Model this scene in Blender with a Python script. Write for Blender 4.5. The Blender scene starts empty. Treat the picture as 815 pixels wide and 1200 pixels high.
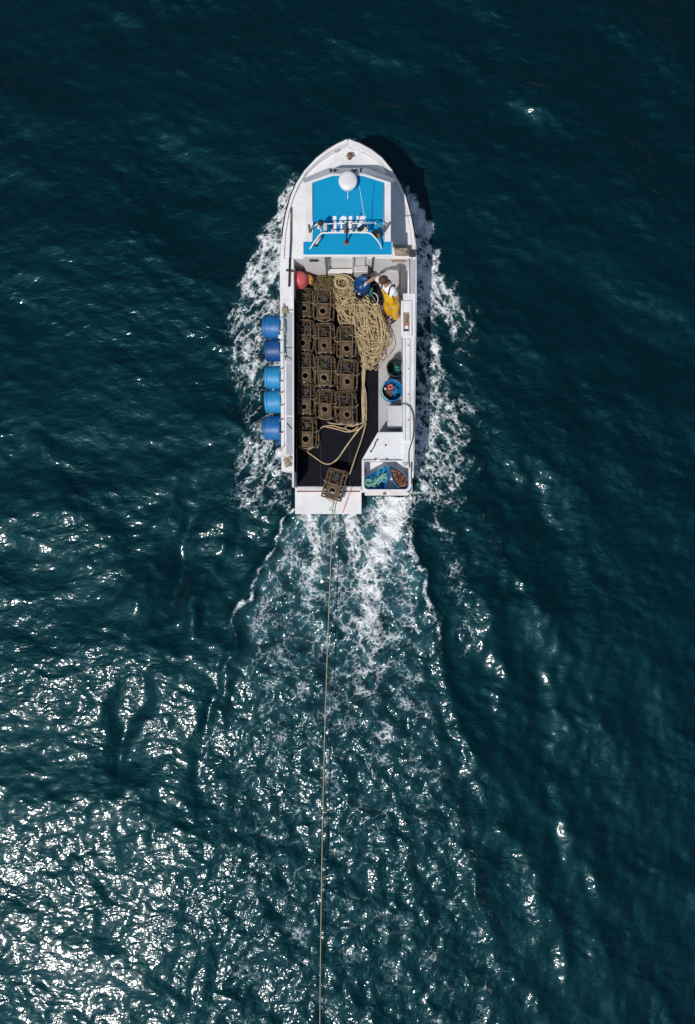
import bpy, bmesh, math, random
import numpy as np
from mathutils import Vector, Matrix, Euler
random.seed(7)
rng = np.random.default_rng(11)
sc = bpy.context.scene
COL = sc.collection

# ------------------------------------------------------------------ camera, light, exposure
CAM_Z = 17.4                       # drone height above the water
FPX = 870.0                        # focal length in photo pixels (815 x 1200)
cam = bpy.data.cameras.new("camera"); camo = bpy.data.objects.new("camera", cam); COL.objects.link(camo)
camo.location = (0, 0, CAM_Z); camo.rotation_euler = (0, 0, 0)
cam.sensor_fit = 'VERTICAL'; cam.sensor_height = 36.0; cam.lens = FPX / 1200 * 36.0
cam.clip_start = 0.1; cam.clip_end = 20000
sc.camera = camo

SUN_ZEN = math.radians(34)
SUN_AZ = Vector((-0.56, -0.83, 0)).normalized()
SUN_DIR = Vector((SUN_AZ.x * math.sin(SUN_ZEN), SUN_AZ.y * math.sin(SUN_ZEN), math.cos(SUN_ZEN)))
w = bpy.data.worlds.new("World"); sc.world = w; w.use_nodes = True
nt = w.node_tree; nt.nodes.clear()
sky = nt.nodes.new("ShaderNodeTexSky"); sky.sky_type = 'NISHITA'; sky.sun_disc = False
sky.sun_elevation = math.pi / 2 - SUN_ZEN
sky.sun_rotation = math.atan2(SUN_AZ.x, SUN_AZ.y)
sky.air_density = 1.0; sky.dust_density = 1.0
bgn = nt.nodes.new("ShaderNodeBackground"); bgn.inputs[1].default_value = 0.08
wo = nt.nodes.new("ShaderNodeOutputWorld")
nt.links.new(sky.outputs[0], bgn.inputs[0]); nt.links.new(bgn.outputs[0], wo.inputs[0])
sl = bpy.data.lights.new("sun", 'SUN'); sl.energy = 3.1; sl.angle = math.radians(0.53); sl.color = (1.0, 0.965, 0.91)
slo = bpy.data.objects.new("sun", sl); COL.objects.link(slo)
slo.rotation_euler = SUN_DIR.to_track_quat('Z', 'Y').to_euler(); slo.location = SUN_DIR * 40
sc.view_settings.view_transform = 'Standard'; sc.view_settings.look = 'None'
sc.view_settings.exposure = 0.0; sc.view_settings.gamma = 1.0

# ------------------------------------------------------------------ measuring helper: photo point at height z -> metres
def D(px, py, z):
    s = (CAM_Z - z) / FPX
    return Vector(((px - 407.5) * s, (600.0 - py) * s, z))
def S(z): return (CAM_Z - z) / FPX

# ------------------------------------------------------------------ materials
def newmat(name):
    m = bpy.data.materials.new(name); m.use_nodes = True
    t = m.node_tree; t.nodes.clear()
    return m, t
def N(t, typ, **kw):
    n = t.nodes.new(typ)
    for k, v in kw.items():
        if k.startswith('i_'):
            key = k[2:]
            key = int(key) if key.isdigit() else key.replace('_', ' ')
            n.inputs[key].default_value = v
        else:
            setattr(n, k, v)
    return n
def L(t, a, b): t.links.new(a, b)
def math_n(t, op, a, b=None, c=None, clamp=False):
    n = t.nodes.new("ShaderNodeMath"); n.operation = op; n.use_clamp = clamp
    for i, v in enumerate((a, b, c)):
        if v is None: continue
        if isinstance(v, (int, float)): n.inputs[i].default_value = v
        else: t.links.new(v, n.inputs[i])
    return n.outputs[0]
def ramp(t, fac, stops):
    r = t.nodes.new("ShaderNodeValToRGB")
    e = r.color_ramp.elements
    while len(e) < len(stops): e.new(0.5)
    for i, (p, c) in enumerate(stops):
        e[i].position = p; e[i].color = (*c, 1) if len(c) == 3 else c
    t.links.new(fac, r.inputs[0])
    return r.outputs[0]
def mixc(t, fac, a, b, mode='MIX'):
    n = t.nodes.new("ShaderNodeMix"); n.data_type = 'RGBA'; n.blend_type = mode
    for sock, v in ((n.inputs[0], fac), (n.inputs[6], a), (n.inputs[7], b)):
        if isinstance(v, (int, float)): sock.default_value = v
        elif isinstance(v, tuple): sock.default_value = (*v, 1) if len(v) == 3 else v
        else: t.links.new(v, sock)
    return n.outputs[2]

def paint(name, col, rough=0.4, dirt=0.15, dirtcol=(0.25, 0.2, 0.15), scale=6.0, bump=0.0, bscale=60.0, vary=0.0, metal=0.0, grain=0.08, spec=0.5):
    m, t = newmat(name)
    tc = N(t, "ShaderNodeTexCoord")
    n1 = N(t, "ShaderNodeTexNoise", i_Scale=scale, i_Detail=6.0, i_Roughness=0.65); L(t, tc.outputs['Object'], n1.inputs['Vector'])
    n2 = N(t, "ShaderNodeTexNoise", i_Scale=scale * 7, i_Detail=4.0, i_Roughness=0.7); L(t, tc.outputs['Object'], n2.inputs['Vector'])
    d = ramp(t, n1.outputs[0], [(0.45, (0, 0, 0)), (0.75, (1, 1, 1))])
    f = math_n(t, 'MULTIPLY', d, dirt)
    c = mixc(t, f, tuple(col), tuple(dirtcol))
    g = math_n(t, 'MULTIPLY_ADD', n2.outputs[0], 2 * grain, 1 - grain)
    hsv = N(t, "ShaderNodeHueSaturation"); L(t, c, hsv.inputs['Color'])
    if vary > 0:
        oi = N(t, "ShaderNodeObjectInfo")
        v = math_n(t, 'MULTIPLY_ADD', oi.outputs['Random'], 2 * vary, 1 - vary)
        g = math_n(t, 'MULTIPLY', g, v)
    L(t, g, hsv.inputs['Value'])
    b = N(t, "ShaderNodeBsdfPrincipled", i_Roughness=rough, i_Metallic=metal)
    b.inputs['Specular IOR Level'].default_value = spec
    L(t, hsv.outputs[0], b.inputs['Base Color'])
    r = math_n(t, 'MULTIPLY_ADD', n2.outputs[0], 0.25, rough - 0.1, clamp=True); L(t, r, b.inputs['Roughness'])
    if bump > 0:
        n3 = N(t, "ShaderNodeTexNoise", i_Scale=bscale, i_Detail=4.0); L(t, tc.outputs['Object'], n3.inputs['Vector'])
        bp = N(t, "ShaderNodeBump", i_Strength=bump, i_Distance=0.01); L(t, n3.outputs[0], bp.inputs['Height'])
        L(t, bp.outputs[0], b.inputs['Normal'])
    o = N(t, "ShaderNodeOutputMaterial"); L(t, b.outputs[0], o.inputs[0])
    return m

M = {}
M['gel'] = paint('white_gelcoat', (0.78, 0.78, 0.79), 0.4, 0.4, (0.46, 0.40, 0.33), 2.6, 0.05, 40)
M['geldirty'] = paint('worn_white_paint', (0.68, 0.66, 0.64), 0.5, 0.5, (0.36, 0.29, 0.22), 5.0, 0.1, 60)
M['sole'] = paint('grey_deck_paint', (0.45, 0.44, 0.455), 0.6, 0.4, (0.3, 0.27, 0.24), 3.0, 0.2, 120)
M['pad'] = paint('grey_rail_pad', (0.42, 0.42, 0.47), 0.6, 0.35, (0.25, 0.24, 0.24), 5, 0.15, 80)
M['mat'] = paint('black_rubber_mat', (0.006, 0.007, 0.013), 0.85, 0.5, (0.018, 0.017, 0.02), 4.0, 0.25, 90, grain=0.3, spec=0.15)
M['blue'] = paint('blue_roof_paint', (0.0, 0.28, 0.53), 0.5, 0.25, (0.02, 0.33, 0.55), 3.0, 0.08, 70, grain=0.06, spec=0.25)
M['black'] = paint('black_rubber', (0.012, 0.012, 0.014), 0.5, 0.3, (0.05, 0.04, 0.035), 8)
M['dark'] = paint('dark_interior', (0.018, 0.017, 0.018), 0.7, 0.3, (0.05, 0.04, 0.03), 8)
M['steel'] = paint('stainless_steel', (0.62, 0.62, 0.63), 0.3, 0.2, (0.4, 0.33, 0.27), 12, metal=0.8)
M['whitetube'] = paint('white_tube', (0.8, 0.8, 0.8), 0.35, 0.1)
M['rust'] = paint('rusty_iron', (0.2, 0.11, 0.06), 0.7, 0.5, (0.08, 0.05, 0.03), 20, 0.3, 90)
M['grate'] = paint('galvanised_grating', (0.42, 0.38, 0.34), 0.5, 0.4, (0.2, 0.14, 0.1), 14)
M['glass'] = paint('dark_window_glass', (0.01, 0.013, 0.016), 0.08, 0.05)
M['letter_w'] = paint('white_lettering', (0.85, 0.85, 0.86), 0.5, 0.15, (0.5, 0.5, 0.5), 8)
M['letter_k'] = paint('black_lettering', (0.015, 0.015, 0.02), 0.5, 0.05)
M['drum1'] = paint('blue_drum_plastic', (0.003, 0.12, 0.35), 0.45, 0.6, (0.10, 0.24, 0.44), 7, 0.05, 30)
M['drum2'] = paint('dark_blue_drum_plastic', (0.004, 0.062, 0.22), 0.45, 0.4, (0.04, 0.14, 0.32), 9, 0.05, 30)
M['drum3'] = paint('light_blue_drum_plastic', (0.012, 0.24, 0.50), 0.48, 0.45, (0.12, 0.36, 0.55), 9, 0.05, 30)
M['navy'] = paint('deep_blue_plastic', (0.003, 0.05, 0.17), 0.4, 0.15, (0.02, 0.09, 0.3), 6)
M['tubblue'] = paint('blue_tub_plastic', (0.006, 0.15, 0.36), 0.35, 0.2, (0.05, 0.2, 0.4), 6)
M['tubgreen'] = paint('dark_green_tub', (0.010, 0.028, 0.025), 0.45, 0.3, (0.03, 0.05, 0.045), 8)
M['red'] = paint('red_buoy_vinyl', (0.62, 0.09, 0.10), 0.45, 0.35, (0.5, 0.2, 0.18), 8)
M['orange'] = paint('orange_buoy_foam', (0.62, 0.25, 0.06), 0.6, 0.5, (0.3, 0.16, 0.06), 16)
M['rope'] = paint('tan_rope', (0.56, 0.44, 0.25), 0.85, 0.9, (0.23, 0.165, 0.08), 8, 0.5, 160, grain=0.25)
M['rope2'] = paint('grey_tan_rope', (0.40, 0.34, 0.22), 0.85, 0.5, (0.25, 0.2, 0.11), 9, 0.5, 160, grain=0.25)
M['olive'] = paint('olive_netting', (0.14, 0.125, 0.045), 0.9, 0.6, (0.09, 0.10, 0.04), 9, 0.5, 140, grain=0.3)
M['olive2'] = paint('brown_netting', (0.13, 0.08, 0.042), 0.9, 0.6, (0.07, 0.07, 0.03), 9, 0.5, 140, grain=0.3)
M['gropecoil'] = paint('sea_green_rope', (0.28, 0.62, 0.45), 0.8, 0.4, (0.2, 0.45, 0.4), 14, 0.4, 140, grain=0.2)
M['grope'] = paint('dark_green_twine', (0.02, 0.16, 0.11), 0.8, 0.4, (0.02, 0.07, 0.06), 14, 0.4, 140, grain=0.3)
M['potframe'] = paint('weedy_pot_frame', (0.165, 0.12, 0.082), 0.9, 0.9, (0.05, 0.04, 0.03), 14, 0.8, 70, vary=0.25, grain=0.5, spec=0.15)
M['potnet'] = paint('brown_pot_netting', (0.15, 0.095, 0.054), 0.95, 0.95, (0.03, 0.023, 0.017), 18, 1.2, 60, vary=0.3, grain=0.7, spec=0.1)
M['potring'] = paint('pot_entrance_ring', (0.25, 0.19, 0.13), 0.8, 0.5, (0.12, 0.085, 0.06), 16, 0.4, 80, vary=0.2, grain=0.3)
M['bait'] = paint('blue_grey_bait_bag', (0.055, 0.075, 0.09), 0.7, 0.8, (0.07, 0.04, 0.035), 24, 0.5, 60, vary=0.4, grain=0.5)
M['wood'] = paint('weathered_timber', (0.32, 0.22, 0.12), 0.8, 0.5, (0.18, 0.12, 0.07), 10, 0.3, 60)
M['sack'] = paint('grey_brown_canvas', (0.36, 0.31, 0.24), 0.9, 0.6, (0.12, 0.11, 0.09), 7, 0.6, 50)
M['skin'] = paint('tanned_skin', (0.45, 0.22, 0.14), 0.5, 0.2, (0.4, 0.16, 0.1), 12)
M['hair'] = paint('brown_hair', (0.075, 0.032, 0.018), 0.6, 0.4, (0.12, 0.055, 0.03), 40, 0.6, 160)
M['shirt'] = paint('white_cotton', (0.78, 0.78, 0.80), 0.85, 0.15, (0.6, 0.6, 0.6), 10, 0.3, 40)
M['oilskin'] = paint('yellow_oilskin', (0.80, 0.43, 0.008), 0.4, 0.35, (0.6, 0.27, 0.005), 9, 0.35, 24)
M['strap'] = paint('dark_strap', (0.035, 0.035, 0.045), 0.7, 0.2)
M['glove'] = paint('blue_grey_glove', (0.22, 0.30, 0.42), 0.6, 0.3, (0.3, 0.3, 0.3), 14)
M['glove_w'] = paint('pale_glove', (0.48, 0.56, 0.66), 0.6, 0.3, (0.3, 0.35, 0.45), 14)
M['boot'] = paint('black_boot', (0.014, 0.013, 0.014), 0.4, 0.3, (0.05, 0.045, 0.04), 14)
M['eye'] = paint('eye', (0.2, 0.2, 0.2), 0.2, 0.0)
M['crab'] = paint('brown_crab_shell', (0.15, 0.052, 0.026), 0.5, 0.6, (0.36, 0.2, 0.11), 14, 0.3, 60, vary=0.6)
M['greybox'] = paint('grey_box_plastic', (0.55, 0.54, 0.55), 0.5, 0.35, (0.4, 0.38, 0.36), 5)
M['cream'] = paint('cream_lamp', (0.6, 0.55, 0.45), 0.4, 0.3)
M['hose'] = paint('dark_hose', (0.05, 0.065, 0.06), 0.5, 0.3)
M['antenna'] = paint('pale_blue_whip', (0.55, 0.7, 0.8), 0.4, 0.1)
M['cloth'] = paint('sea_green_cloth', (0.02, 0.16, 0.15), 0.8, 0.3, (0.02, 0.08, 0.08), 10)

# ------------------------------------------------------------------ mesh builder
class MB:
    def __init__(s): s.v = []; s.f = []; s.sm = []
    def add(s, vs, fs, smooth=False):
        o = len(s.v); s.v += [tuple(v) for v in vs]
        s.f += [tuple(i + o for i in f) for f in fs]; s.sm += [smooth] * len(fs)
        return s
    def box(s, c, d, rz=0.0, mat=None):
        R = mat if mat else Matrix.Rotation(rz, 3, 'Z')
        h = Vector(d) / 2
        vs = [Vector(c) + R @ Vector((sx * h.x, sy * h.y, sz * h.z)) for sz in (-1, 1) for sx, sy in ((-1, -1), (1, -1), (1, 1), (-1, 1))]
        return s.add(vs, [(3, 2, 1, 0), (4, 5, 6, 7), (0, 1, 5, 4), (1, 2, 6, 5), (2, 3, 7, 6), (3, 0, 4, 7)])
    def box2(s, x0, x1, y0, y1, z0, z1):
        return s.box(((x0 + x1) / 2, (y0 + y1) / 2, (z0 + z1) / 2), (abs(x1 - x0), abs(y1 - y0), abs(z1 - z0)))
    def prism(s, poly, z0, z1):
        a = sum(poly[i][0] * poly[(i + 1) % len(poly)][1] - poly[(i + 1) % len(poly)][0] * poly[i][1] for i in range(len(poly)))
        if a < 0: poly = poly[::-1]
        n = len(poly)
        def zz(z, p): return z(p) if callable(z) else z
        vs = [(p[0], p[1], zz(z0, p)) for p in poly] + [(p[0], p[1], zz(z1, p)) for p in poly]
        fs = [tuple(range(n))[::-1], tuple(range(n, 2 * n))] + [(i, (i + 1) % n, n + (i + 1) % n, n + i) for i in range(n)]
        return s.add(vs, fs)
    def tube(s, pts, r, n=6, closed=False, caps=True):
        pts = [Vector(p) for p in pts]; m = len(pts)
        rr = r if hasattr(r, '__len__') else [r] * m
        up = Vector((0, 0, 1)); vs = []; prev = None
        for i, p in enumerate(pts):
            if closed: t = pts[(i + 1) % m] - pts[i - 1]
            else: t = pts[min(i + 1, m - 1)] - pts[max(i - 1, 0)]
            t = t.normalized() if t.length > 1e-9 else Vector((0, 1, 0))
            if prev is None:
                a = up.cross(t) if abs(t.z) < 0.95 else Vector((1, 0, 0)).cross(t)
            else: a = prev - t * prev.dot(t)
            a = a.normalized() if a.length > 1e-6 else Vector((1, 0, 0)); prev = a
            b = t.cross(a)
            vs += [p + (a * math.cos(2 * math.pi * k / n) + b * math.sin(2 * math.pi * k / n)) * rr[i] for k in range(n)]
        fs = []
        for i in range(m if closed else m - 1):
            j = (i + 1) % m
            fs += [(i * n + k, i * n + (k + 1) % n, j * n + (k + 1) % n, j * n + k) for k in range(n)]
        s.add(vs, fs, True)
        if caps and not closed:
            o = len(s.v) - len(vs)
            s.f += [tuple(o + k for k in range(n))[::-1], tuple(o + (m - 1) * n + k for k in range(n))]; s.sm += [False, False]
        return s
    def lathe(s, prof, n=24, mat=None, sx=1.0, sy=1.0):
        mat = mat or Matrix.Identity(4); vs = []; m = len(prof)
        for r, z in prof:
            vs += [mat @ Vector((r * sx * math.cos(2 * math.pi * k / n), r * sy * math.sin(2 * math.pi * k / n), z)) for k in range(n)]
        fs = [(i * n + k, i * n + (k + 1) % n, (i + 1) * n + (k + 1) % n, (i + 1) * n + k) for i in range(m - 1) for k in range(n)]
        return s.add(vs, fs, True)
    def ball(s, c, r, nu=14, nv=9, mat=None):
        r = r if hasattr(r, '__len__') else (r, r, r); c = Vector(c); R = mat or Matrix.Identity(3)
        vs = []
        for j in range(nv + 1):
            th = math.pi * j / nv
            for k in range(nu):
                ph = 2 * math.pi * k / nu
                vs.append(c + R @ Vector((r[0] * math.sin(th) * math.cos(ph), r[1] * math.sin(th) * math.sin(ph), -r[2] * math.cos(th))))
        fs = [(j * nu + k, j * nu + (k + 1) % nu, (j + 1) * nu + (k + 1) % nu, (j + 1) * nu + k) for j in range(nv) for k in range(nu)]
        return s.add(vs, fs, True)
    def build(s, name, mat, parent=None, bevel=0.0, loc=None):
        me = bpy.data.meshes.new(name); me.from_pydata(s.v, [], s.f); me.polygons.foreach_set('use_smooth', s.sm)
        me.validate(); me.update()
        me.materials.append(M[mat] if isinstance(mat, str) else mat)
        return link(name, me, parent, bevel, loc)
def link(name, me, parent=None, bevel=0.0, loc=None):
    o = bpy.data.objects.new(name, me); COL.objects.link(o)
    if parent is not None:
        o.parent = parent
        top = parent
        inv = Matrix.Identity(4)
        ch = []
        while top is not None: ch.append(top); top = top.parent
        for q in reversed(ch): inv = inv @ Matrix.LocRotScale(q.location, q.rotation_euler, q.scale)
        if loc is None: o.matrix_parent_inverse = inv.inverted()
    if loc is not None: o.location = loc
    if bevel > 0:
        b = o.modifiers.new('bevel', 'BEVEL'); b.width = bevel; b.segments = 2; b.limit_method = 'ANGLE'
    return o
def thing(name, label, cat, loc=(0, 0, 0), rz=0.0, group=None):
    o = bpy.data.objects.new(name, None); COL.objects.link(o); o.location = loc; o.rotation_euler = (0, 0, rz)
    o.empty_display_size = 0.2
    return tag(o, label, cat, group)
def tag(o, label, cat, group=None):
    o['label'] = label; o['category'] = cat
    if group: o['group'] = group
    return o
def copy_tree(o, parent=None):
    c = o.copy(); COL.objects.link(c)
    if parent is not None: c.parent = parent; c.matrix_parent_inverse = o.matrix_parent_inverse
    for ch in list(o.children): copy_tree(ch, c)
    return c
def spline(pts, n=8, closed=False):
    pts = [Vector(p) for p in pts]; out = []; m = len(pts)
    segs = m if closed else m - 1
    for i in range(segs):
        g = (lambda k: pts[k % m]) if closed else (lambda k: pts[max(0, min(m - 1, k))])
        p0, p1, p2, p3 = g(i - 1), g(i), g(i + 1), g(i + 2)
        for j in range(n):
            t = j / n
            out.append(0.5 * ((2 * p1) + (p2 - p0) * t + (2 * p0 - 5 * p1 + 4 * p2 - p3) * t * t + (3 * p1 - p0 - 3 * p2 + p3) * t ** 3))
    if not closed: out.append(pts[-1])
    return out

# ------------------------------------------------------------------ SEA
def build_sea():
    def axis(lo, hi, h, far):
        a = list(np.arange(lo, hi + h / 2, h)); st = h; x = a[-1]; up = []
        while x < far: st *= 1.35; x += st; up.append(x)
        st = h; x = a[0]; dn = []
        while x > -far: st *= 1.35; x -= st; dn.append(x)
        return np.array(dn[::-1] + a + up)
    xs = axis(-8.7, 8.7, 0.036, 9000.0); ys = axis(-12.7, 12.7, 0.036, 9000.0)
    X, Y = np.meshgrid(xs, ys); nx, ny = len(xs), len(ys)
    x = X.ravel().astype(np.float64); y = Y.ravel().astype(np.float64)
    PX = 407.5 + 50 * x; PY = 600 - 50 * y                     # water-plane chart, 2 cm per unit
    rr = np.hypot(np.maximum(np.abs(x) - 8.7, 0), np.maximum(np.abs(y) - 12.7, 0))
    near = np.exp(-(rr / 12.0) ** 2)
    def sm(a, b, v):
        t = np.clip((v - a) / (b - a), 0, 1); return t * t * (3 - 2 * t)
    def lnoise(scale, seed, n=14):
        r = np.random.default_rng(seed); o = np.zeros_like(x)
        for _ in range(n):
            k = r.uniform(0.5, 1.6) * 2 * math.pi / scale; a = r.uniform(0, 2 * math.pi)
            o += np.sin(k * (math.cos(a) * x + math.sin(a) * y) + r.uniform(0, 6.28))
        return o / math.sqrt(n / 2.0)
    def pline(pts):
        """distance (chart units), signed side and 0-1 parameter along a polyline"""
        best = np.full(x.shape, 1e9); par = np.zeros_like(x); side = np.zeros_like(x)
        q = np.array(pts, float); seg = np.hypot(*(q[1:] - q[:-1]).T); cum = np.concatenate([[0], np.cumsum(seg)]); tot = cum[-1]
        for i in range(len(q) - 1):
            d = q[i + 1] - q[i]; l2 = (d ** 2).sum()
            t = np.clip(((PX - q[i, 0]) * d[0] + (PY - q[i, 1]) * d[1]) / l2, 0, 1)
            ex = PX - (q[i, 0] + t * d[0]); ey = PY - (q[i, 1] + t * d[1]); dist = np.hypot(ex, ey)
            b = dist < best
            best = np.where(b, dist, best); par = np.where(b, (cum[i] + t * seg[i]) / tot, par)
            side = np.where(b, np.sign(d[0] * ey - d[1] * ex), side)
        return best, side, par
    # hull footprint at the water
    hy = [150, 172, 200, 230, 260, 300, 360, 450, 578]
    hl = [408, 396, 372, 354, 344, 338, 336, 337, 338]; hr = [408, 420, 444, 462, 471, 477, 479, 478, 477]
    HL = np.interp(PY, hy, hl); HR = np.interp(PY, hy, hr)
    inside = ((PX > HL) & (PX < HR) & (PY > 165) & (PY < 576))
    # ---- wake regions
    wl = np.interp(PY, [585, 620, 650, 690, 730, 780, 850, 950, 1250], [350, 330, 315, 292, 277, 264, 250, 228, 165])
    wr = np.interp(PY, [585, 620, 650, 690, 730, 770, 800, 850, 950, 1250], [478, 480, 488, 500, 511, 520, 528, 545, 580, 690])
    wob = lnoise(1.6, 3) * 3.0 + lnoise(0.6, 4) * 1.6
    wl = wl + wob; wr = wr + lnoise(1.5, 5) * 2.0 + lnoise(0.6, 6) * 1.0
    wake = sm(-6, 10, PX - wl) * sm(-6, 10, wr - PX) * sm(578, 600, PY)
    edge = np.clip((PY - 640) / 420, 0, 1)
    wake_soft = sm(-30, 30, (PX - wl) / (1 + 1.6 * edge)) * sm(-30, 30, (wr - 20 * edge - PX) / (1 + 2.2 * edge)) * sm(578, 640, PY)
    wake = wake * (1 - 0.0 * edge) * sm(-2, 40, (PX - wl) / (0.3 + 1.6 * edge)) * sm(-2, 40, (wr - PX) / (0.3 + 1.6 * edge))
    # ---- foam
    n_a = lnoise(0.9, 21); n_b = lnoise(0.35, 22); n_c = lnoise(2.4, 23)
    # left bow wave
    xo = np.interp(PY, [195, 225, 260, 300, 340, 380, 430, 480, 530, 580, 640, 700], [336, 320, 302, 283, 266, 258, 254, 260, 262, 254, 272, 285]) + n_a * 6 + n_b * 2.5
    tl = (HL - PX) / np.maximum(HL - xo, 4)
    fl = np.where((PY > 190) & (PX < HL + 4), 1, 0) * sm(192, 225, PY) * (1 - sm(580, 650, PY)) * (1 - sm(0.62, 1.12, tl))
    den_l = np.interp(PY, [195, 240, 300, 350, 400, 480, 560, 640], [0.75, 0.86, 0.84, 0.72, 0.68, 0.70, 0.68, 0.5])
    foam = fl * den_l
    # right bow wave
    xo = np.interp(PY, [205, 235, 265, 300, 340, 380, 420, 460, 500, 540, 580, 640], [478, 496, 512, 527, 547, 564, 570, 570, 572, 570, 556, 545]) + n_a * 6 + n_b * 2.5
    tr = (PX - HR) / np.maximum(xo - HR, 4)
    fr = np.where((PY > 195) & (PX > HR - 4), 1, 0) * sm(198, 230, PY) * (1 - sm(575, 640, PY)) * (1 - sm(0.66, 1.1, tr))
    den_r = np.interp(PY, [205, 240, 300, 360, 420, 500, 570, 640], [0.75, 0.88, 0.86, 0.78, 0.74, 0.80, 0.76, 0.55])
    gap, _, _ = pline([(512, 385), (524, 415), (536, 448)])
    fr = fr * (1 - 0.85 * np.exp(-(gap / 13) ** 2))
    foam = np.maximum(foam, fr * den_r)
    for pts, wd, am in (([(497, 300), (505, 370), (512, 430), (525, 470), (545, 490), (550, 520), (540, 550)], 8, 0.84),
                        ([(520, 310), (540, 345), (553, 385), (552, 410)], 9, 0.66),
                        ([(490, 470), (500, 510), (505, 560)], 10, 0.74),
                        ([(330, 260), (315, 300), (322, 350), (312, 380)], 10, 0.82),
                        ([(306, 400), (296, 440), (300, 480), (295, 530), (310, 570)], 9, 0.78),
                        ([(283, 390), (275, 420), (285, 470)], 8, 0.6)):
        d, _, p = pline(pts)
        foam = np.maximum(foam, am * np.exp(-(d / wd) ** 2) * (0.8 + 0.2 * n_a))
    # transom wash streams
    for pts, w0, w1, a0, a1 in (([(462, 585), (452, 625), (436, 660), (430, 700), (432, 760), (428, 830)], 30, 30, 1.12, 0.62),
                                ([(410, 604), (415, 640), (424, 690), (440, 720)], 16, 20, 0.92, 0.66),
                                ([(360, 604), (372, 640), (368, 690), (355, 740)], 14, 18, 0.92, 0.54),
                                ([(470, 590), (476, 630), (470, 670), (482, 720), (500, 770)], 11, 10, 0.8, 0.5),
                                ([(390, 604), (395, 660), (400, 720), (408, 780), (405, 860)], 16, 16, 0.68, 0.46),
                                ([(455, 700), (470, 760), (460, 840)], 14, 14, 0.55, 0.40)):
        d, _, p = pline(pts)
        wdt = w0 + (w1 - w0) * p; am = a0 + (a1 - a0) * p
        end = 1 - sm(0.93, 1.0, p) * (d > 2) * 0.4
        foam = np.maximum(foam, am * end * np.exp(-(d / wdt) ** 2) * np.where(PY > 582, 1, 0))
    # wash edges: breaking crests at both sides
    eL = np.exp(-((PX - wl - 2) / 4.0) ** 2) * sm(585, 600, PY) * (1 - sm(690, 810, PY)) * np.clip(0.82 + 0.10 * n_b, 0, 0.92)
    eR = np.exp(-((PX - wr + 2) / 5.0) ** 2) * sm(585, 600, PY) * (1 - sm(700, 860, PY)) * np.clip(0.82 + 0.10 * n_b, 0, 0.92)
    foam = np.maximum(foam, np.maximum(eL, eR))
    base = wake * np.interp(PY, [590, 680, 800, 900, 1050, 1200], [0.61, 0.56, 0.49, 0.44, 0.40, 0.37])
    foam = np.maximum(foam, base + 0.06 * n_a * wake)
    fleck, _, _ = pline([(515, 600), (528, 650), (545, 700), (550, 760)])
    foam = np.maximum(foam, 0.58 * np.exp(-(fleck / 24) ** 2) * (0.85 + 0.15 * n_a))
    fleck, _, _ = pline([(262, 850), (246, 875), (240, 900)])
    foam = np.maximum(foam, 0.52 * np.exp(-(fleck / 8) ** 2))
    fleck, _, _ = pline([(545, 560), (570, 610), (590, 650)])
    foam = np.maximum(foam, 0.50 * np.exp(-(fleck / 13) ** 2) * (0.85 + 0.2 * n_a))
    side = 1 - sm(560, 620, PY)
    foam = foam * (1 - 0.10 * side) + side * (foam > 0.2) * 0.10 * (np.clip(n_c, -1.5, 1.5) * 0.6 + np.clip(n_b, -1.5, 1.5) * 0.5)
    foam = np.clip(foam, 0, 1.2)
    # aerated, paler water under the foam
    churn = np.clip(wake * np.interp(PY, [590, 660, 760, 900, 1200], [0.85, 0.58, 0.24, 0.07, 0.0]) + 0.55 * np.clip(foam - 0.35, 0, 1), 0, 1)
    churn = np.clip(churn * (0.85 + 0.25 * n_a), 0, 1)
    # ---- ripple strength
    patch = 0.5 + 0.5 * np.tanh(0.9 * lnoise(5.0, 31) + 0.5 * lnoise(2.2, 32))
    rip = (0.62 + 0.5 * patch) * (1 - 0.1 * wake) + 0.25 * wake_soft
    # ---- wave heights
    h = np.zeros_like(x); dx = np.zeros_like(x); dy = np.zeros_like(x)
    r = np.random.default_rng(77)
    ncomp = 110
    lam = np.exp(np.linspace(math.log(0.22), math.log(5.5), ncomp))
    mod = [0.75 + 0.35 * np.clip(lnoise(3.5, 40 + i), -1.6, 1.6) for i in range(4)]
    for i, l in enumerate(lam):
        k = 2 * math.pi / l
        th = math.radians(250) + r.normal(0, 0.75 if l < 1.2 else 0.5)
        slope = 0.0130 * (1.0 if l > 0.5 else 1.15)
        a = slope * math.sqrt(2) / k
        c, s_ = math.cos(th), math.sin(th); ph = k * (c * x + s_ * y) + r.uniform(0, 6.28)
        amp = a * np.clip(mod[i % 4], 0.05, 2.0)
        h += amp * np.sin(ph)
        q = 0.7 if l > 0.4 else 0.3
        cs = np.cos(ph) * amp * q; dx += c * cs; dy += s_ * cs
    calm = 1 - 0.2 * wake
    h *= calm
    u2 = (x - 0.1) * (66.0 / np.interp(PY, [600, 690, 780, 950, 1250], [66, 104, 126, 165, 250])) ** 0.4
    # fine cross-chop inside the wake, drawn out along the track
    for i in range(46):
        l = math.exp(r.uniform(math.log(0.15), math.log(0.6))); k = 2 * math.pi / l
        th = r.uniform(0, 2 * math.pi) if i % 3 == 0 else r.normal(0.25, 0.6)
        a = 0.027 * math.sqrt(2) / k
        h += a * np.sin(k * (math.cos(th) * u2 + math.sin(th) * y * 0.7) + r.uniform(0, 6.28)) * wake_soft
    # steep diverging ripples on either side of the wake
    rgt = sm(0, 70, PX - wr) * sm(420, 620, PY) * (1 - 0.75 * sm(150, 330, PX - wr)); lft = sm(0, 60, wl - PX) * sm(450, 640, PY) * (1 - sm(110, 220, wl - PX))
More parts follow.
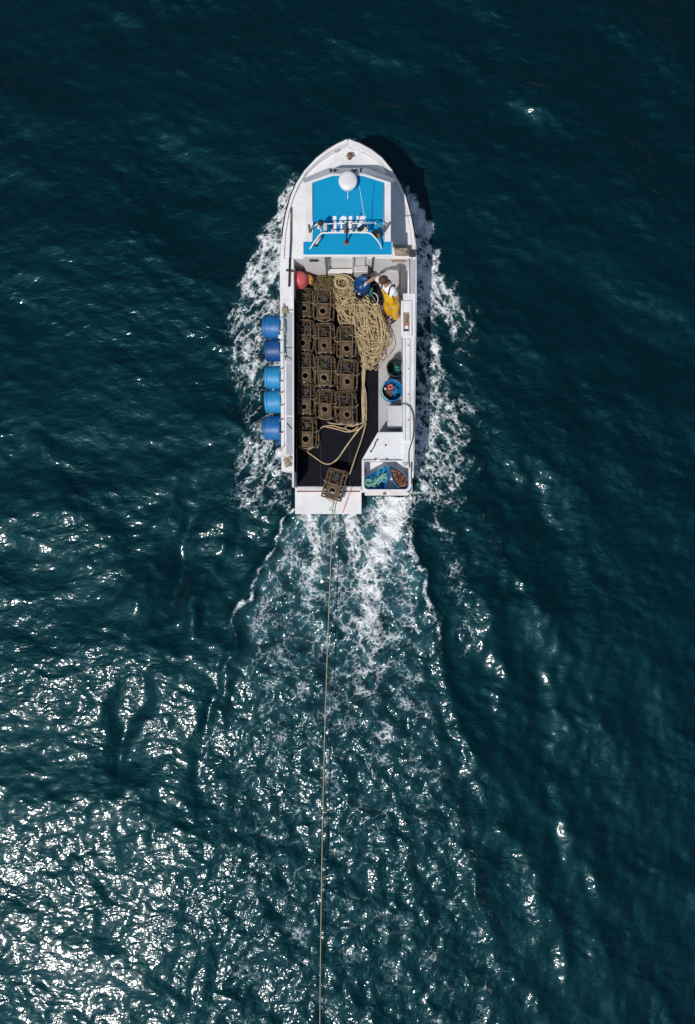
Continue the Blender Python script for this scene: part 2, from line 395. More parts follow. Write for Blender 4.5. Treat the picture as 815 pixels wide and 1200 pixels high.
    for i in range(44):
        l = math.exp(r.uniform(math.log(0.3), math.log(1.7))); k = 2 * math.pi / l
        sd_ = 1 if i % 2 else -1
        th = (math.radians(22) if sd_ > 0 else math.radians(158)) + r.normal(0, 0.42)
        a = (0.018 if sd_ > 0 else 0.014) * math.sqrt(2) / k
        h += a * np.sin(k * (math.cos(th) * x + math.sin(th) * y) + r.uniform(0, 6.28)) * (rgt if sd_ > 0 else lft)
    # diverging wake crests and troughs
    jit = lnoise(1.4, 61)
    for pts, wd, am, kd in (([(520, 520), (560, 590), (585, 650), (602, 700)], 14, 0.05, 1), ([(535, 650), (565, 720), (592, 790), (604, 850), (612, 930)], 15, 0.10, 1),
                            ([(540, 800), (575, 890), (605, 970), (640, 1080), (700, 1210)], 17, 0.13, 1), ([(515, 900), (545, 990), (580, 1090), (610, 1200)], 14, 0.11, 1),
                            ([(640, 900), (690, 1000), (760, 1120)], 18, 0.07, 1), ([(560, 440), (600, 500), (660, 600)], 18, 0.05, 1),
                            ([(610, 700), (622, 800), (640, 900), (690, 1040)], 22, -0.04, 1),
                            ([(258, 480), (240, 545), (212, 630), (190, 740), (178, 800)], 15, -0.11, 0), ([(186, 750), (164, 815), (143, 880), (134, 960)], 15, -0.09, 0),
                            ([(285, 720), (262, 800), (240, 870), (225, 930), (196, 985)], 15, -0.09, 0), ([(285, 540), (262, 610), (235, 700), (205, 800)], 15, 0.10, 0),
                            ([(225, 520), (200, 600), (165, 700), (120, 800)], 18, 0.08, 0)):
        d, sd, p = pline(pts)
        dd = d * sd + jit * 5
        tap = sm(0, 0.35, p) * (1 - sm(0.6, 1.0, p))
        h += am * tap * np.exp(-(dd / wd) ** 2) * (0.8 + 0.3 * n_c)
    # wash edges stand a little proud; water piled beside the hull
    h += 0.07 * np.exp(-((PX - wl - 4) / 9.0) ** 2) * sm(590, 620, PY) * (1 - sm(780, 900, PY))
    h += 0.08 * np.exp(-((PX - wr + 4) / 10.0) ** 2) * sm(590, 620, PY) * (1 - sm(850, 1000, PY))
    h += 0.05 * np.clip(foam - 0.3, 0, 1) * n_b
    h *= near; dx *= near; dy *= near
    keep = np.where(inside, 0.0, 1.0)
    h = np.where(inside, -0.12, h)
    co = np.empty((nx * ny, 3)); co[:, 0] = x + dx * keep; co[:, 1] = y + dy * keep; co[:, 2] = h
    me = bpy.data.meshes.new("sea")
    idx = np.arange(nx * ny).reshape(ny, nx)
    quads = np.stack([idx[:-1, :-1], idx[:-1, 1:], idx[1:, 1:], idx[1:, :-1]], -1).reshape(-1, 4)
    me.vertices.add(nx * ny); me.vertices.foreach_set('co', co.ravel())
    nq = len(quads)
    me.loops.add(nq * 4); me.loops.foreach_set('vertex_index', quads.ravel().astype(np.int32))
    me.polygons.add(nq); me.polygons.foreach_set('loop_start', np.arange(0, nq * 4, 4, dtype=np.int32))
    me.polygons.foreach_set('use_smooth', np.ones(nq, dtype=bool))
    me.update(calc_edges=True)
    foam = foam * near; churn = churn * near
    hw = np.interp(PY, [600, 690, 780, 950, 1250], [66, 104, 126, 165, 250])
    shv = (1 - sm(560, 680, PY)) * 0.55
    fu = (x - 0.1) * (66.0 / hw) ** 0.6 + np.sign(x - 0.1) * shv * y
    fv = y * (0.62 + 0.1 * sm(560, 680, PY))
    at = me.attributes.new('flow', 'FLOAT_VECTOR', 'POINT'); at.data.foreach_set('vector', np.stack([fu, fv, np.zeros_like(fu)], -1).astype(np.float32).ravel())
    for nm, arr in (('foam', foam), ('churn', churn), ('ripple', rip), ('wake', wake_soft * near)):
        at = me.attributes.new(nm, 'FLOAT', 'POINT'); at.data.foreach_set('value', arr.astype(np.float32))
    o = bpy.data.objects.new("sea", me); COL.objects.link(o); o['kind'] = 'structure'
    me.materials.append(sea_material())
    return o

def sea_material():
    m, t = newmat('sea_water')
    pos = N(t, "ShaderNodeTexCoord").outputs['Object']
    def attr(n): return N(t, "ShaderNodeAttribute", attribute_name=n).outputs['Fac']
    F, C, R, W = attr('foam'), attr('churn'), attr('ripple'), attr('wake')
    def mapping(vec, sx=1, sy=1, rz=0.0):
        mp = N(t, "ShaderNodeMapping"); L(t, vec, mp.inputs[0]); mp.inputs['Scale'].default_value = (sx, sy, 1); mp.inputs['Rotation'].default_value = (0, 0, rz)
        return mp.outputs[0]
    def noise(vec, scale, detail=3.0, rough=0.55, out=0):
        n = N(t, "ShaderNodeTexNoise", i_Scale=scale, i_Detail=detail, i_Roughness=rough); L(t, vec, n.inputs['Vector']); return n.outputs[out]
    def warp(vec, scale, amt, detail=3.0):
        c = noise(vec, scale, detail, 0.6, 1)
        v = N(t, "ShaderNodeVectorMath", operation='SUBTRACT'); L(t, c, v.inputs[0]); v.inputs[1].default_value = (0.5, 0.5, 0.5)
        s = N(t, "ShaderNodeVectorMath", operation='SCALE'); L(t, v.outputs[0], s.inputs[0]); s.inputs['Scale'].default_value = amt
        a = N(t, "ShaderNodeVectorMath", operation='ADD'); L(t, vec, a.inputs[0]); L(t, s.outputs[0], a.inputs[1]); return a.outputs[0]
    def voro(vec, scale, rand=1.0):
        n = N(t, "ShaderNodeTexVoronoi", feature='DISTANCE_TO_EDGE', i_Scale=scale, i_Randomness=rand); L(t, vec, n.inputs['Vector']); return n.outputs[0]
    flow = N(t, 'ShaderNodeAttribute', attribute_name='flow').outputs['Vector']
    wv = warp(warp(flow, 0.9, 1.1, 4.0), 4.0, 0.28, 4.0)
    v1 = voro(wv, 3.0); v2 = voro(warp(pos, 2.6, 0.45, 4.0), 7.5)
    l1 = math_n(t, 'SUBTRACT', 1.0, math_n(t, 'MULTIPLY', v1, 3.4), clamp=True)
    l2 = math_n(t, 'SUBTRACT', 1.0, math_n(t, 'MULTIPLY', v2, 3.6), clamp=True)
    n1 = noise(wv, 3.2, 6.0, 0.68)
    n2 = noise(warp(pos, 3.0, 0.3), 16.0, 5.0, 0.75)
    p = math_n(t, 'MULTIPLY', l1, 0.34)
    p = math_n(t, 'MULTIPLY_ADD', l2, 0.24, p)
    p = math_n(t, 'MULTIPLY_ADD', n1, 0.55, p)
    p = math_n(t, 'MULTIPLY_ADD', n2, 0.42, p)              # about 0.4 .. 1.25
    q = math_n(t, 'ADD', p, math_n(t, 'MULTIPLY', F, 1.0))
    mr = N(t, "ShaderNodeMapRange", interpolation_type='SMOOTHSTEP'); L(t, q, mr.inputs[0])
    mr.inputs[1].default_value = 1.36; mr.inputs[2].default_value = 1.74
    has = N(t, "ShaderNodeMapRange", interpolation_type='SMOOTHSTEP'); L(t, F, has.inputs[0]); has.inputs[1].default_value = 0.10; has.inputs[2].default_value = 0.4
    foam = math_n(t, 'MULTIPLY', mr.outputs[0], has.outputs[0])
    foam = math_n(t, 'MULTIPLY', foam, math_n(t, 'MULTIPLY_ADD', n2, 0.6, 0.70), clamp=True)
    # water colour: deep teal, paler where air is stirred in
    big = noise(pos, 0.14, 3.0, 0.5)
    deep = mixc(t, big, (0.00004, 0.0028, 0.0050), (0.0001, 0.0088, 0.0128))
    aer = math_n(t, 'MULTIPLY', C, math_n(t, 'MULTIPLY_ADD', n1, 1.5, -0.25, clamp=True), clamp=True)
    wc = mixc(t, aer, deep, (0.075, 0.20, 0.235))
    # ripples
    ang = math.radians(-18)
    rv = warp(mapping(pos, 0.62, 1.0, ang), 1.0, 0.5)
    b1 = noise(rv, 4.1, 2.5, 0.5); b2 = noise(rv, 12.0, 2.0, 0.55)
    wk = noise(warp(mapping(pos, 1.0, 0.8), 2.0, 0.4), 6.0, 1.0, 0.45)
    hgt = math_n(t, 'MULTIPLY', b1, 0.046)
    hgt = math_n(t, 'MULTIPLY_ADD', b2, 0.0080, hgt)
    hgt = math_n(t, 'MULTIPLY', hgt, R)
    hgt = math_n(t, 'MULTIPLY_ADD', math_n(t, 'MULTIPLY', wk, W), 0.026, hgt)
    bp = N(t, "ShaderNodeBump", i_Strength=1.0, i_Distance=1.0); L(t, hgt, bp.inputs['Height'])
    wb = N(t, "ShaderNodeBsdfPrincipled", i_Roughness=0.095, i_IOR=1.333)
    wb.inputs['Specular IOR Level'].default_value = 0.36
    L(t, wc, wb.inputs['Base Color']); L(t, bp.outputs[0], wb.inputs['Normal'])
    wb2 = N(t, "ShaderNodeBsdfPrincipled", i_Roughness=0.24, i_IOR=1.333)
    wb2.inputs['Specular IOR Level'].default_value = 0.36
    L(t, wc, wb2.inputs['Base Color']); L(t, bp.outputs[0], wb2.inputs['Normal'])
    wmx = N(t, "ShaderNodeMixShader", i_0=0.35); L(t, wb.outputs[0], wmx.inputs[1]); L(t, wb2.outputs[0], wmx.inputs[2])
    gl = N(t, "ShaderNodeBsdfAnisotropic", i_Roughness=0.56); gl.inputs['Color'].default_value = (0.0008, 0.0192, 0.0242, 1); L(t, bp.outputs[0], gl.inputs['Normal'])
    wad = N(t, "ShaderNodeAddShader"); L(t, wmx.outputs[0], wad.inputs[0]); L(t, gl.outputs[0], wad.inputs[1])
    fb = N(t, "ShaderNodeBsdfPrincipled", i_Roughness=0.7); L(t, mixc(t, math_n(t, 'MULTIPLY', foam, 1.6, clamp=True), (0.36, 0.60, 0.64), (0.84, 0.87, 0.88)), fb.inputs['Base Color'])
    bf = N(t, "ShaderNodeBump", i_Strength=0.7, i_Distance=0.08); L(t, math_n(t, 'ADD', p, foam), bf.inputs['Height']); L(t, bf.outputs[0], fb.inputs['Normal'])
    mx = N(t, "ShaderNodeMixShader"); L(t, foam, mx.inputs[0]); L(t, wad.outputs[0], mx.inputs[1]); L(t, fb.outputs[0], mx.inputs[2])
    o = N(t, "ShaderNodeOutputMaterial"); L(t, mx.outputs[0], o.inputs[0])
    return m
build_sea()
# ------------------------------------------------------------------ THE BOAT
SH_Y = [163, 168, 175, 185, 200, 215, 230, 250, 270, 290, 320, 380, 450, 520, 552, 578]
SH_L = [407, 396, 384, 371, 357, 347.5, 341, 335.5, 332, 330.5, 329.5, 330, 330.5, 331, 331.5, 332]
SH_R = [409, 422, 435, 448, 460, 469, 475.5, 481, 485, 487, 487.5, 487, 486, 485, 484, 483]
def sheer_z(py): return float(np.interp(py, [163, 230, 290, 350, 600], [1.68, 1.5, 1.38, 1.25, 1.2]))
def sheer(py, side, inset=0.0, dz=0.0):
    z = sheer_z(py) + dz
    px = float(np.interp(py, SH_Y, SH_L if side < 0 else SH_R))
    v = D(px, py, z)
    v.z = z
    if inset:
        mid = float(np.interp(py, SH_Y, [(a + b) / 2 for a, b in zip(SH_L, SH_R)])); c = D(mid, py, z).x
        k = max(0.0, abs(v.x - c) - inset)
        v.x = c + side * k
        if py < 200: v.y -= inset * (200 - py) / 37.0
    return v
STN = [163, 165, 168, 171, 175, 180, 185, 192, 200, 207, 215, 222, 230, 240, 250, 260, 270, 280, 290, 304, 320, 350, 380, 415, 450, 485, 520, 552]
boat = thing('fishing_boat', 'white open-decked fishing boat with a bright blue cabin roof, under way on the sea', 'boat', (0.0, 0.0, 0.0))

# hull shell
hm = MB(); rows = []
for py in STN:
    tb = max(0.0, (300 - py) / 137.0)
    row = []
    for side in (-1, 1):
        top = sheer(py, side)
        cx = (sheer(py, -1).x + sheer(py, 1).x) / 2; hb = abs(top.x - cx)
        pts = []
        for zf, wf, back in ((top.z - 0.004, 1.0, 0.0), (top.z * 0.62, 0.985 - 0.10 * tb, 0.12), (0.35, 0.95 - 0.32 * tb, 0.36), (0.0, 0.90 - 0.55 * tb, 0.62), (-0.32, 0.62 - 0.42 * tb, 0.8)):
            pts.append(Vector((cx + side * hb * wf, top.y - back * tb ** 2, zf)))
        row.append(pts)
    keel = Vector((cx, row[0][4].y, -0.5))
    rows.append(row[0] + [keel] + row[1][::-1])
n = len(rows[0])
hm.add([p for r in rows for p in r], [(i * n + k, i * n + k + 1, (i + 1) * n + k + 1, (i + 1) * n + k) for i in range(len(rows) - 1) for k in range(n - 1)], True)
hm.add([p for p in rows[-1] if p.z < 0.4], [tuple(range(len([p for p in rows[-1] if p.z < 0.4])))])
MB().prism([D(345.5, 548, 0.4)[:2], D(480, 548, 0.4)[:2], D(480, 571, 0.4)[:2], D(345.5, 571, 0.4)[:2]], -0.3, 0.41).build('transom', 'gel', boat, 0.01)
hull = hm.build('hull', 'gel', boat)
# aft quarter under the stern bin and the transom
q = MB(); q.prism([D(424, 552, 0.6)[:2], D(484, 552, 0.6)[:2], D(483.5, 577, 0.6)[:2], D(424, 577, 0.6)[:2]], -0.3, 0.62); q.build('stern_quarter', 'geldirty', boat, 0.02)
# rubbing strake
rb = MB()
for side in (-1, 1):
    rb.tube([sheer(py, side, -0.008, -0.03) for py in np.linspace(164, 277, 30)], 0.022, 6)
rb.build('rub_rail', 'black', boat)
rb = MB()
for side in (-1, 1):
    rb.tube([sheer(py, side, -0.006, -0.04) for py in np.linspace(278, 552 if side < 0 else 560, 30)], 0.02, 6)
    rb.build('side_moulding', 'gel', boat); rb = MB()

# foredeck inside a raised bulwark
def bul(py): return float(np.interp(py, [163, 200, 240, 310], [0.16, 0.11, 0.03, 0.02]))
fpy = [p for p in STN if p <= 290] + [287 + 16]
fpy = sorted(set(fpy))
fd = MB(); vs = []
for py in fpy:
    a, b = sheer(py, -1, 0.07), sheer(py, 1, 0.07); c = (a + b) / 2; z = sheer_z(py) - bul(py)
    yb = a.y - bul(py) * 0.08
    vs += [(a.x, yb, z), (c.x * .5 + a.x * .5, yb, z + 0.025), (c.x, yb, z + 0.035), (c.x * .5 + b.x * .5, yb, z + 0.025), (b.x, yb, z)]
fd.add(vs, [(i * 5 + k + 1, i * 5 + k, (i + 1) * 5 + k, (i + 1) * 5 + k + 1) for i in range(len(fpy) - 1) for k in range(4)], True)
# aft face of the raised foredeck
m_ = vs[-5:]
fd.add(list(m_) + [(p[0], p[1], 0.45) for p in m_], [(k, k + 1, 6 + k, 5 + k) for k in range(4)])
foredeck = fd.build('foredeck', 'gel', boat)
bw = MB()
for side in (-1, 1):
    vs = []
    for py in [p for p in STN if p <= 304]:
        o_, i_ = sheer(py, side), sheer(py, side, 0.055); z = sheer_z(py) - bul(py) - 0.02
        j_ = sheer(py, side, 0.07)
        vs += [tuple(o_), (i_.x, i_.y, o_.z), (j_.x, j_.y - bul(py) * 0.08 + 0.004, z)]
    nn = len(vs) // 3
    fs = [(i * 3 + k, i * 3 + k + 1, (i + 1) * 3 + k + 1, (i + 1) * 3 + k) for i in range(nn - 1) for k in range(2)]
    if side > 0: fs = [f[::-1] for f in fs]
    bw.add(vs, fs)
bw.build('bow_bulwark', 'gel', boat)
# mooring gear
sp = MB(); c = D(410, 186, 1.50)
sp.lathe([(0.075, 0.0), (0.075, 0.015), (0.045, 0.02), (0.045, 0.16), (0.06, 0.17), (0.06, 0.19), (0.0, 0.19)], 16, Matrix.Translation(c + Vector((0, 0, -0.02))))
post = sp.build('mooring_post', 'rust', boat)
pp = MB(); pp.tube([c + Vector((-0.09, 0, 0.11)), c + Vector((0.09, 0, 0.11))], 0.013, 8); pp.build('cross_pin', 'steel', post)
for px, py, a in ((395, 177.5, 0.45), (424, 177.5, -0.45), (476.5, 253.5, 0.05), (341, 254, 1.5)):
    cl = MB(); z = sheer_z(py) - bul(py) + 0.05; c = D(px, py, z)
    R = Matrix.Rotation(a, 3, 'Z')
    cl.tube([c + R @ Vector((-0.075, 0, 0.03)), c + R @ Vector((-0.04, 0, 0.018)), c + R @ Vector((0.04, 0, 0.018)), c + R @ Vector((0.075, 0, 0.03))], [0.007, 0.012, 0.012, 0.007], 6)
    for s_ in (-1, 1): cl.box(c + R @ Vector((0.03 * s_, 0, -0.012)), (0.018, 0.018, 0.06), a)
    cl.build('cleat', 'steel', boat)

# cabin ---------------------------------------------------------------
RZ = 2.42
def r2(px, py, z=RZ): return D(px, py, z)[:2]
foot_y = D(400, 320, 0.5).y
cabin = MB()
xl, xr = r2(366, 0)[0], r2(449.5, 0)[0]
yf = r2(0, 216)[1]
ya = foot_y
T = 0.05
dl, dr = D(386, 320, .5).x, D(412, 320, .5).x               # doorway
ya2 = D(0, 305, .5).y                                        # starboard helm stands further forward
cabin.box2(xl, xl + T, ya, yf, 0.45, RZ - 0.05)              # port side
cabin.box2(xr - T, xr, ya2, yf, 0.45, RZ - 0.05)             # starboard side
cabin.box2(xl + T, xr - T, yf - T, yf, 0.45, RZ - 0.05)      # front
cabin.box2(xl + T, dl, ya, ya + T, 0.45, RZ - 0.05)          # aft, port of the door
cabin.box2(dl, dr, ya, ya + T, 2.25, RZ - 0.05)
cabin.box2(dr, dr + 0.30, ya, ya + T, 0.45, RZ - 0.05)
cabin.box2(dr + 0.30 - T, dr + 0.30, ya + T, ya2, 0.45, RZ - 0.05)
cabin.box2(dr + 0.30, xr - T, ya2, ya2 + T, 0.45, RZ - 0.05)
wall = cabin.build('cabin_wall', 'gel', boat, 0.008)
gl = []
def pane(x0, x1, y0, y1, z0, z1, par):
    f = MB().box2(x0, x1, y0, y1, z0, z1).build('window', 'black', par, 0.004)
    e = 0.03
    if abs(x1 - x0) < abs(y1 - y0):
        s_ = 1 if x0 > 0 else -1; xo = x1 if s_ > 0 else x0
        MB().box2(xo - 0.01, xo + 0.004 * s_, y0 + e, y1 - e, z0 + e, z1 - e).build('pane', 'glass', f)
    else:
        MB().box2(x0 + e, x1 - e, max(y0, y1) - 0.01, max(y0, y1) + 0.004, z0 + e, z1 - e).build('pane', 'glass', f)
for k in range(3):
    wx = (xr - xl - 0.12) / 3
    pane(xl + 0.06 + k * wx + 0.02, xl + 0.06 + (k + 1) * wx - 0.02, yf - 0.005, yf + 0.012, 1.72, 2.2, boat)
for xx, s_ in ((xl, -1), (xr, 1)):
    pane(xx - 0.005 if s_ > 0 else xx - 0.012, xx + 0.012 if s_ > 0 else xx + 0.005, ya2 + 0.12, ya2 + 0.58, 1.72, 2.2, boat)
    pane(xx - 0.005 if s_ > 0 else xx - 0.012, xx + 0.012 if s_ > 0 else xx + 0.005, ya2 + 0.66, yf - 0.10, 1.72, 2.2, boat)
# aft lockers beside the doorway, sill, jambs and the panel seam
dp = MB().box2(D(358.5, 0, .9).x, dl - 0.06, ya - 0.075, ya - 0.003, 0.52, 1.78).build('aft_panel', 'gel', boat, 0.01)
MB().box2(D(364, 0, 1.2).x, D(374, 0, 1.2).x, ya - 0.11, ya - 0.078, 1.58, 1.66).build('panel_latch', 'dark', dp, 0.005)
sill = MB().box2(dl - 0.02, dr + 0.02, ya - 0.10, ya - 0.004, 0.45, 0.80).build('door_sill', 'geldirty', boat, 0.008)
MB().box2(dl - 0.055, dl - 0.004, ya - 0.06, ya - 0.002, 0.67, 2.2).build('door_jamb', 'steel', boat, 0.006)
MB().box2(dr + 0.004, dr + 0.05, ya - 0.06, ya - 0.002, 0.67, 2.2).build('door_jamb', 'geldirty', boat, 0.006)
fl = MB().box2(xl + T, xr - T, ya + T, yf - T, 0.46, 0.50).build('cabin_floor', 'dark', boat)
gr = MB()
gx0, gx1, gy0, gy1 = dl + 0.02, dr - 0.01, ya + T + 0.01, ya + 0.62
for k in range(13): 
    xx = gx0 + (gx1 - gx0) * k / 12; gr.box2(xx - 0.005, xx + 0.005, gy0, gy1, 0.62, 0.655)
for k in range(15):
    yy = gy0 + (gy1 - gy0) * k / 14; gr.box2(gx0, gx1, yy - 0.005, yy + 0.005, 0.622, 0.657)
gr.build('floor_grating', 'grate', boat)
# starboard of the door: a worn step locker and a pipe
lk = MB().box2(dr + 0.06, D(431, 0, .8).x, ya - 0.14, ya - 0.004, 0.5, 1.02).build('step_locker', 'geldirty', boat, 0.015)
MB().box2(dr + 0.09, D(429.5, 0, .8).x, ya - 0.12, ya - 0.02, 1.02, 1.045).build('locker_lid', 'sole', lk, 0.008)
MB().tube([(D(436.5, 0, .8).x, ya + 0.03, 0.5), (D(436.5, 0, .8).x, ya + 0.03, 2.3)], 0.022, 8).build('drain_pipe', 'rust', boat)
MB().box2(D(439, 0, .7).x, D(476, 0, .7).x, ya2 - 0.04, ya2 - 0.003, 0.52, 0.80).build('helm_kickboard', 'geldirty', boat, 0.01)

# roof
roof_poly = [r2(358.5, 283), r2(358.5, 213.5), r2(388, 203), r2(427, 203), r2(458.5, 213.5), r2(458.5, 283), r2(460.5, 283), r2(460.5, 300.5), r2(354.5, 300.5), r2(354.5, 283)]
rf = MB().prism(roof_poly, RZ - 0.055, RZ).build('cabin_roof', 'gel', boat, 0.012)
pan = [r2(366, 282), r2(366, 214.3), r2(390, 206.3), r2(425, 206.3), r2(450.5, 214.3), r2(450.5, 282)]
b1 = MB().prism(pan, RZ + 0.002, RZ + 0.008).build('roof_panel', 'blue', rf)
b2 = MB().prism([r2(355.8, 283.4), r2(459.2, 283.4), r2(459.2, 298.4), r2(355.8, 298.4)], RZ + 0.002, RZ + 0.0075)
b2.prism([r2(366, 281.5), r2(450.5, 281.5), r2(450.5, 284), r2(366, 284)], RZ + 0.001, RZ + 0.0065)
b2.build('aft_roof_panel', 'blue', rf)
for px in (366.6, 449.9):
    g = MB().tube([D(px, 218, RZ + 0.02), D(px, 281, RZ + 0.02)], 0.011, 6)
    g.build('grab_rail', 'steel', rf)
# brow sloping down ahead of the roof
z2 = 2.20
up = [D(358.5, 213.8, RZ - 0.02), D(388, 203.2, RZ - 0.02), D(427, 203.2, RZ - 0.02), D(458.5, 213.8, RZ - 0.02)]
lo = [D(353, 210.5, z2), D(385, 196.8, z2), D(430, 196.8, z2), D(464, 210.5, z2)]
br = MB().add(up + lo + [p + Vector((0, -0.02, -0.03)) for p in up + lo], [(0, 1, 5, 4), (1, 2, 6, 5), (2, 3, 7, 6), (8, 12, 13, 9), (9, 13, 14, 10), (10, 14, 15, 11), (4, 5, 13, 12), (5, 6, 14, 13), (6, 7, 15, 14), (0, 4, 12, 8), (3, 11, 15, 7)])
brow = br.build('roof_brow', 'gel', boat)
def text_mesh(body, size, mat, parent, name, M4, sx=1.0, bold=0.0, ex=0.003):
    cu = bpy.data.curves.new(name, 'FONT'); cu.body = body; cu.size = size; cu.align_x = 'CENTER'; cu.align_y = 'CENTER'; cu.extrude = ex; cu.offset = bold
    to = bpy.data.objects.new(name, cu); COL.objects.link(to)
    dg = bpy.context.evaluated_depsgraph_get(); me = bpy.data.meshes.new_from_object(to.evaluated_get(dg))
    bpy.data.objects.remove(to); me.transform(M4 @ Matrix.Diagonal((sx, 1, 1, 1))); me.materials.clear(); me.materials.append(M[mat])
    me.name = name
    return link(name, me, parent)
rc = D(408, 262.3, RZ + 0.012)
for k, ch in enumerate('2401'):
    text_mesh(ch, 0.45, 'letter_w', rf, 'roof_number', Matrix.Translation(rc + Vector(((1.5 - k) * 0.178, 0, 0))) @ Matrix.Rotation(math.pi, 4, 'Z'), 0.80, 0.02)
# registration letters on the brow, read from ahead
e1 = (up[2] - up[1]).normalized(); e2 = ((up[1] + up[2]) / 2 - (lo[1] + lo[2]) / 2).normalized(); nn_ = e1.cross(e2)
nn_ = -nn_; B = Matrix((-e1, e2, nn_)).transposed().to_4x4()
bc = (up[1] + up[2] + lo[1] + lo[2]) / 4 + nn_ * 0.004
for ch, off in (('J', 0.27), ('A', 0.14), ('-', -0.21), ('H', -0.30)):
    text_mesh(ch, 0.20, 'letter_k', brow, 'registration_letter', Matrix.Translation(bc + e1 * off) @ B, 0.9, 0.008)
# radome
c = D(408, 212, RZ + 0.16)
rdm = MB().lathe([(0.0, -0.10), (0.17, -0.10), (0.185, -0.06), (0.19, 0.0), (0.186, 0.025), (0.165, 0.045), (0.10, 0.056), (0.0, 0.06)], 32, Matrix.Translation(c))
rado = rdm.build('radome', 'gel', boat)
MB().box(c + Vector((0, 0, -0.13)), (0.14, 0.14, 0.07)).build('radome_bracket', 'steel', rado, 0.01)
MB().tube([c + Vector((0, -0.17, -0.1)), c + Vector((0.0, -0.22, -0.13)), c + Vector((-0.005, -0.30, -0.145))], 0.008, 6).build('radome_cable', 'whitetube', rado)

# lamp gantry on the roof
ga = MB(); za = RZ + 0.34
arch = spline([D(363.5, 291.5, RZ + 0.01), D(370, 282, RZ + 0.2), D(376.5, 274, za), D(384, 272.8, za + 0.02), D(408, 272.4, za + 0.02), D(430, 272.6, za + 0.02), D(437, 275.5, za), D(445, 285, RZ + 0.18), D(447.5, 291.5, RZ + 0.01)], 5)
ga.tube(arch, 0.016, 8)
gant = ga.build('lamp_gantry', 'whitetube', boat)
MB().tube([D(363, 268.5, za - 0.02), D(372, 262.5, za + 0.02), D(440, 261, za + 0.02), D(450.5, 267.5, za - 0.02)], 0.013, 8).build('cross_bar', 'steel', gant)
for px in (363, 450.5):
    MB().box(D(px, 268, RZ + 0.16), (0.045, 0.05, 0.34)).build('bar_bracket', 'rust', gant, 0.006)
for px in (376.5, 431):
    MB().tube([D(px, 273.5, za), D(px, 262, za + 0.02)], 0.011, 6).build('bar_stay', 'steel', gant)
for px in (371.5, 440.5):
    MB().tube([D(px, 262, RZ + 0.01), D(px, 262, za + 0.02)], 0.011, 6).build('bar_post', 'steel', gant)
# mast with a rusty foot, leaning forward
MB().lathe([(0.055, 0), (0.055, 0.012), (0.03, 0.02), (0.0, 0.02)], 12, Matrix.Translation(D(406.3, 284.5, RZ + 0.008))).build('mast_foot', 'rust', gant)
MB().tube([D(406.3, 284.5, RZ + 0.02), D(406.6, 272, za + 0.1), D(407, 257, za + 0.42)], [0.018, 0.016, 0.011], 8).build('mast', 'black', gant)
horn = MB().tube([D(406.5, 272.5, za + 0.06), D(406, 266, za + 0.08), D(405.8, 262, za + 0.09)], [0.055, 0.035, 0.03], 12)
horn.build('horn', 'rust', gant)
# lamps and boxes along the bar
for px, py, mcol in ((374, 265, 'cream'), (428.5, 268.5, 'cream'), (390, 270, 'cream'), (418, 270, 'cream')):
    cc = D(px, py, za + 0.02); q = 0.6 if 385 < px < 420 else 0.85
    lm = MB().tube([cc + Vector((0, -0.055, -0.03)) * q, cc + Vector((0, -0.02, -0.01)) * q, cc + Vector((0, 0.045, 0.03)) * q], [0.05 * q, 0.048 * q, 0.022 * q], 12).build('deck_lamp', mcol, gant)
    MB().tube([cc + Vector((0, 0.046, 0.031)) * q, cc + Vector((0, 0.075, 0.045)) * q], [0.03 * q, 0.026 * q], 10).build('lamp_back', 'black', lm)
MB().box(D(381.3, 266, za - 0.02), (0.075, 0.13, 0.08)).build('junction_box', 'greybox', gant, 0.008)
MB().box(D(423, 268, za - 0.05), (0.13, 0.09, 0.05), 0.6).build('lamp_hood', 'black', gant, 0.008)
MB().box(D(441, 274, za - 0.12), (0.12, 0.15, 0.06), 0.5).build('speaker', 'black', gant, 0.008)
MB().box(D(444, 276.5, za - 0.10), (0.05, 0.08, 0.05), 0.4).build('lamp_hood', 'rust', gant, 0.006)
MB().lathe([(0.05, -0.05), (0.055, 0.0), (0.045, 0.05), (0.0, 0.06)], 14, Matrix.Translation(D(376, 261, za + 0.07))).build('search_lamp', 'black', gant)
fx = MB().tube([D(370, 286.5, RZ + 0.05), D(375.5, 277, RZ + 0.16)], 0.035, 10).build('loudhailer', 'cream', gant)
MB().tube([D(369.3, 287.7, RZ + 0.04), D(370.3, 286, RZ + 0.055)], 0.05, 10).build('hailer_mouth', 'black', fx)
MB().tube([D(429, 263, za), D(425, 240, RZ + 0.6), D(421.5, 219, RZ + 0.85)], [0.009, 0.006, 0.004], 6).build('whip_aerial', 'antenna', gant)
cable = spline([D(366, 294, RZ + 0.015), D(368, 287, RZ + 0.015), D(378, 279, RZ + 0.015), D(392, 277, RZ + 0.015)], 4)

# cockpit ----------------------------------------------------------------
SZ = 0.5
xin, xrin = D(345, 0, 1.2).x, D(472.5, 0, 1.2).x
cy0, cy1 = D(0, 571.5, SZ).y, D(0, 290, SZ).y
sole = MB().box2(xin - 0.10, xrin + 0.12, cy0 + 0.02, cy1, 0.40, SZ)
sole.build('deck_sole', 'sole', boat)
mt = MB(); mx0, mx1 = xin + 0.02, D(443.5, 0, SZ).x
mt.prism([(mx0, cy0 + 0.03), (mx1, cy0 + 0.03), (mx1, D(0, 325, SZ).y), (mx0, D(0, 325, SZ).y)], SZ + 0.004, SZ + 0.014)
mato = mt.build('deck_mat', 'mat', boat)
for px in (376, 410):                                          # seams of the mat
    MB().box2(D(px, 0, SZ).x - 0.006, D(px, 0, SZ).x + 0.006, cy0 + 0.04, D(0, 498, SZ).y, SZ + 0.013, SZ + 0.02).build('mat_seam', 'dark', mato)
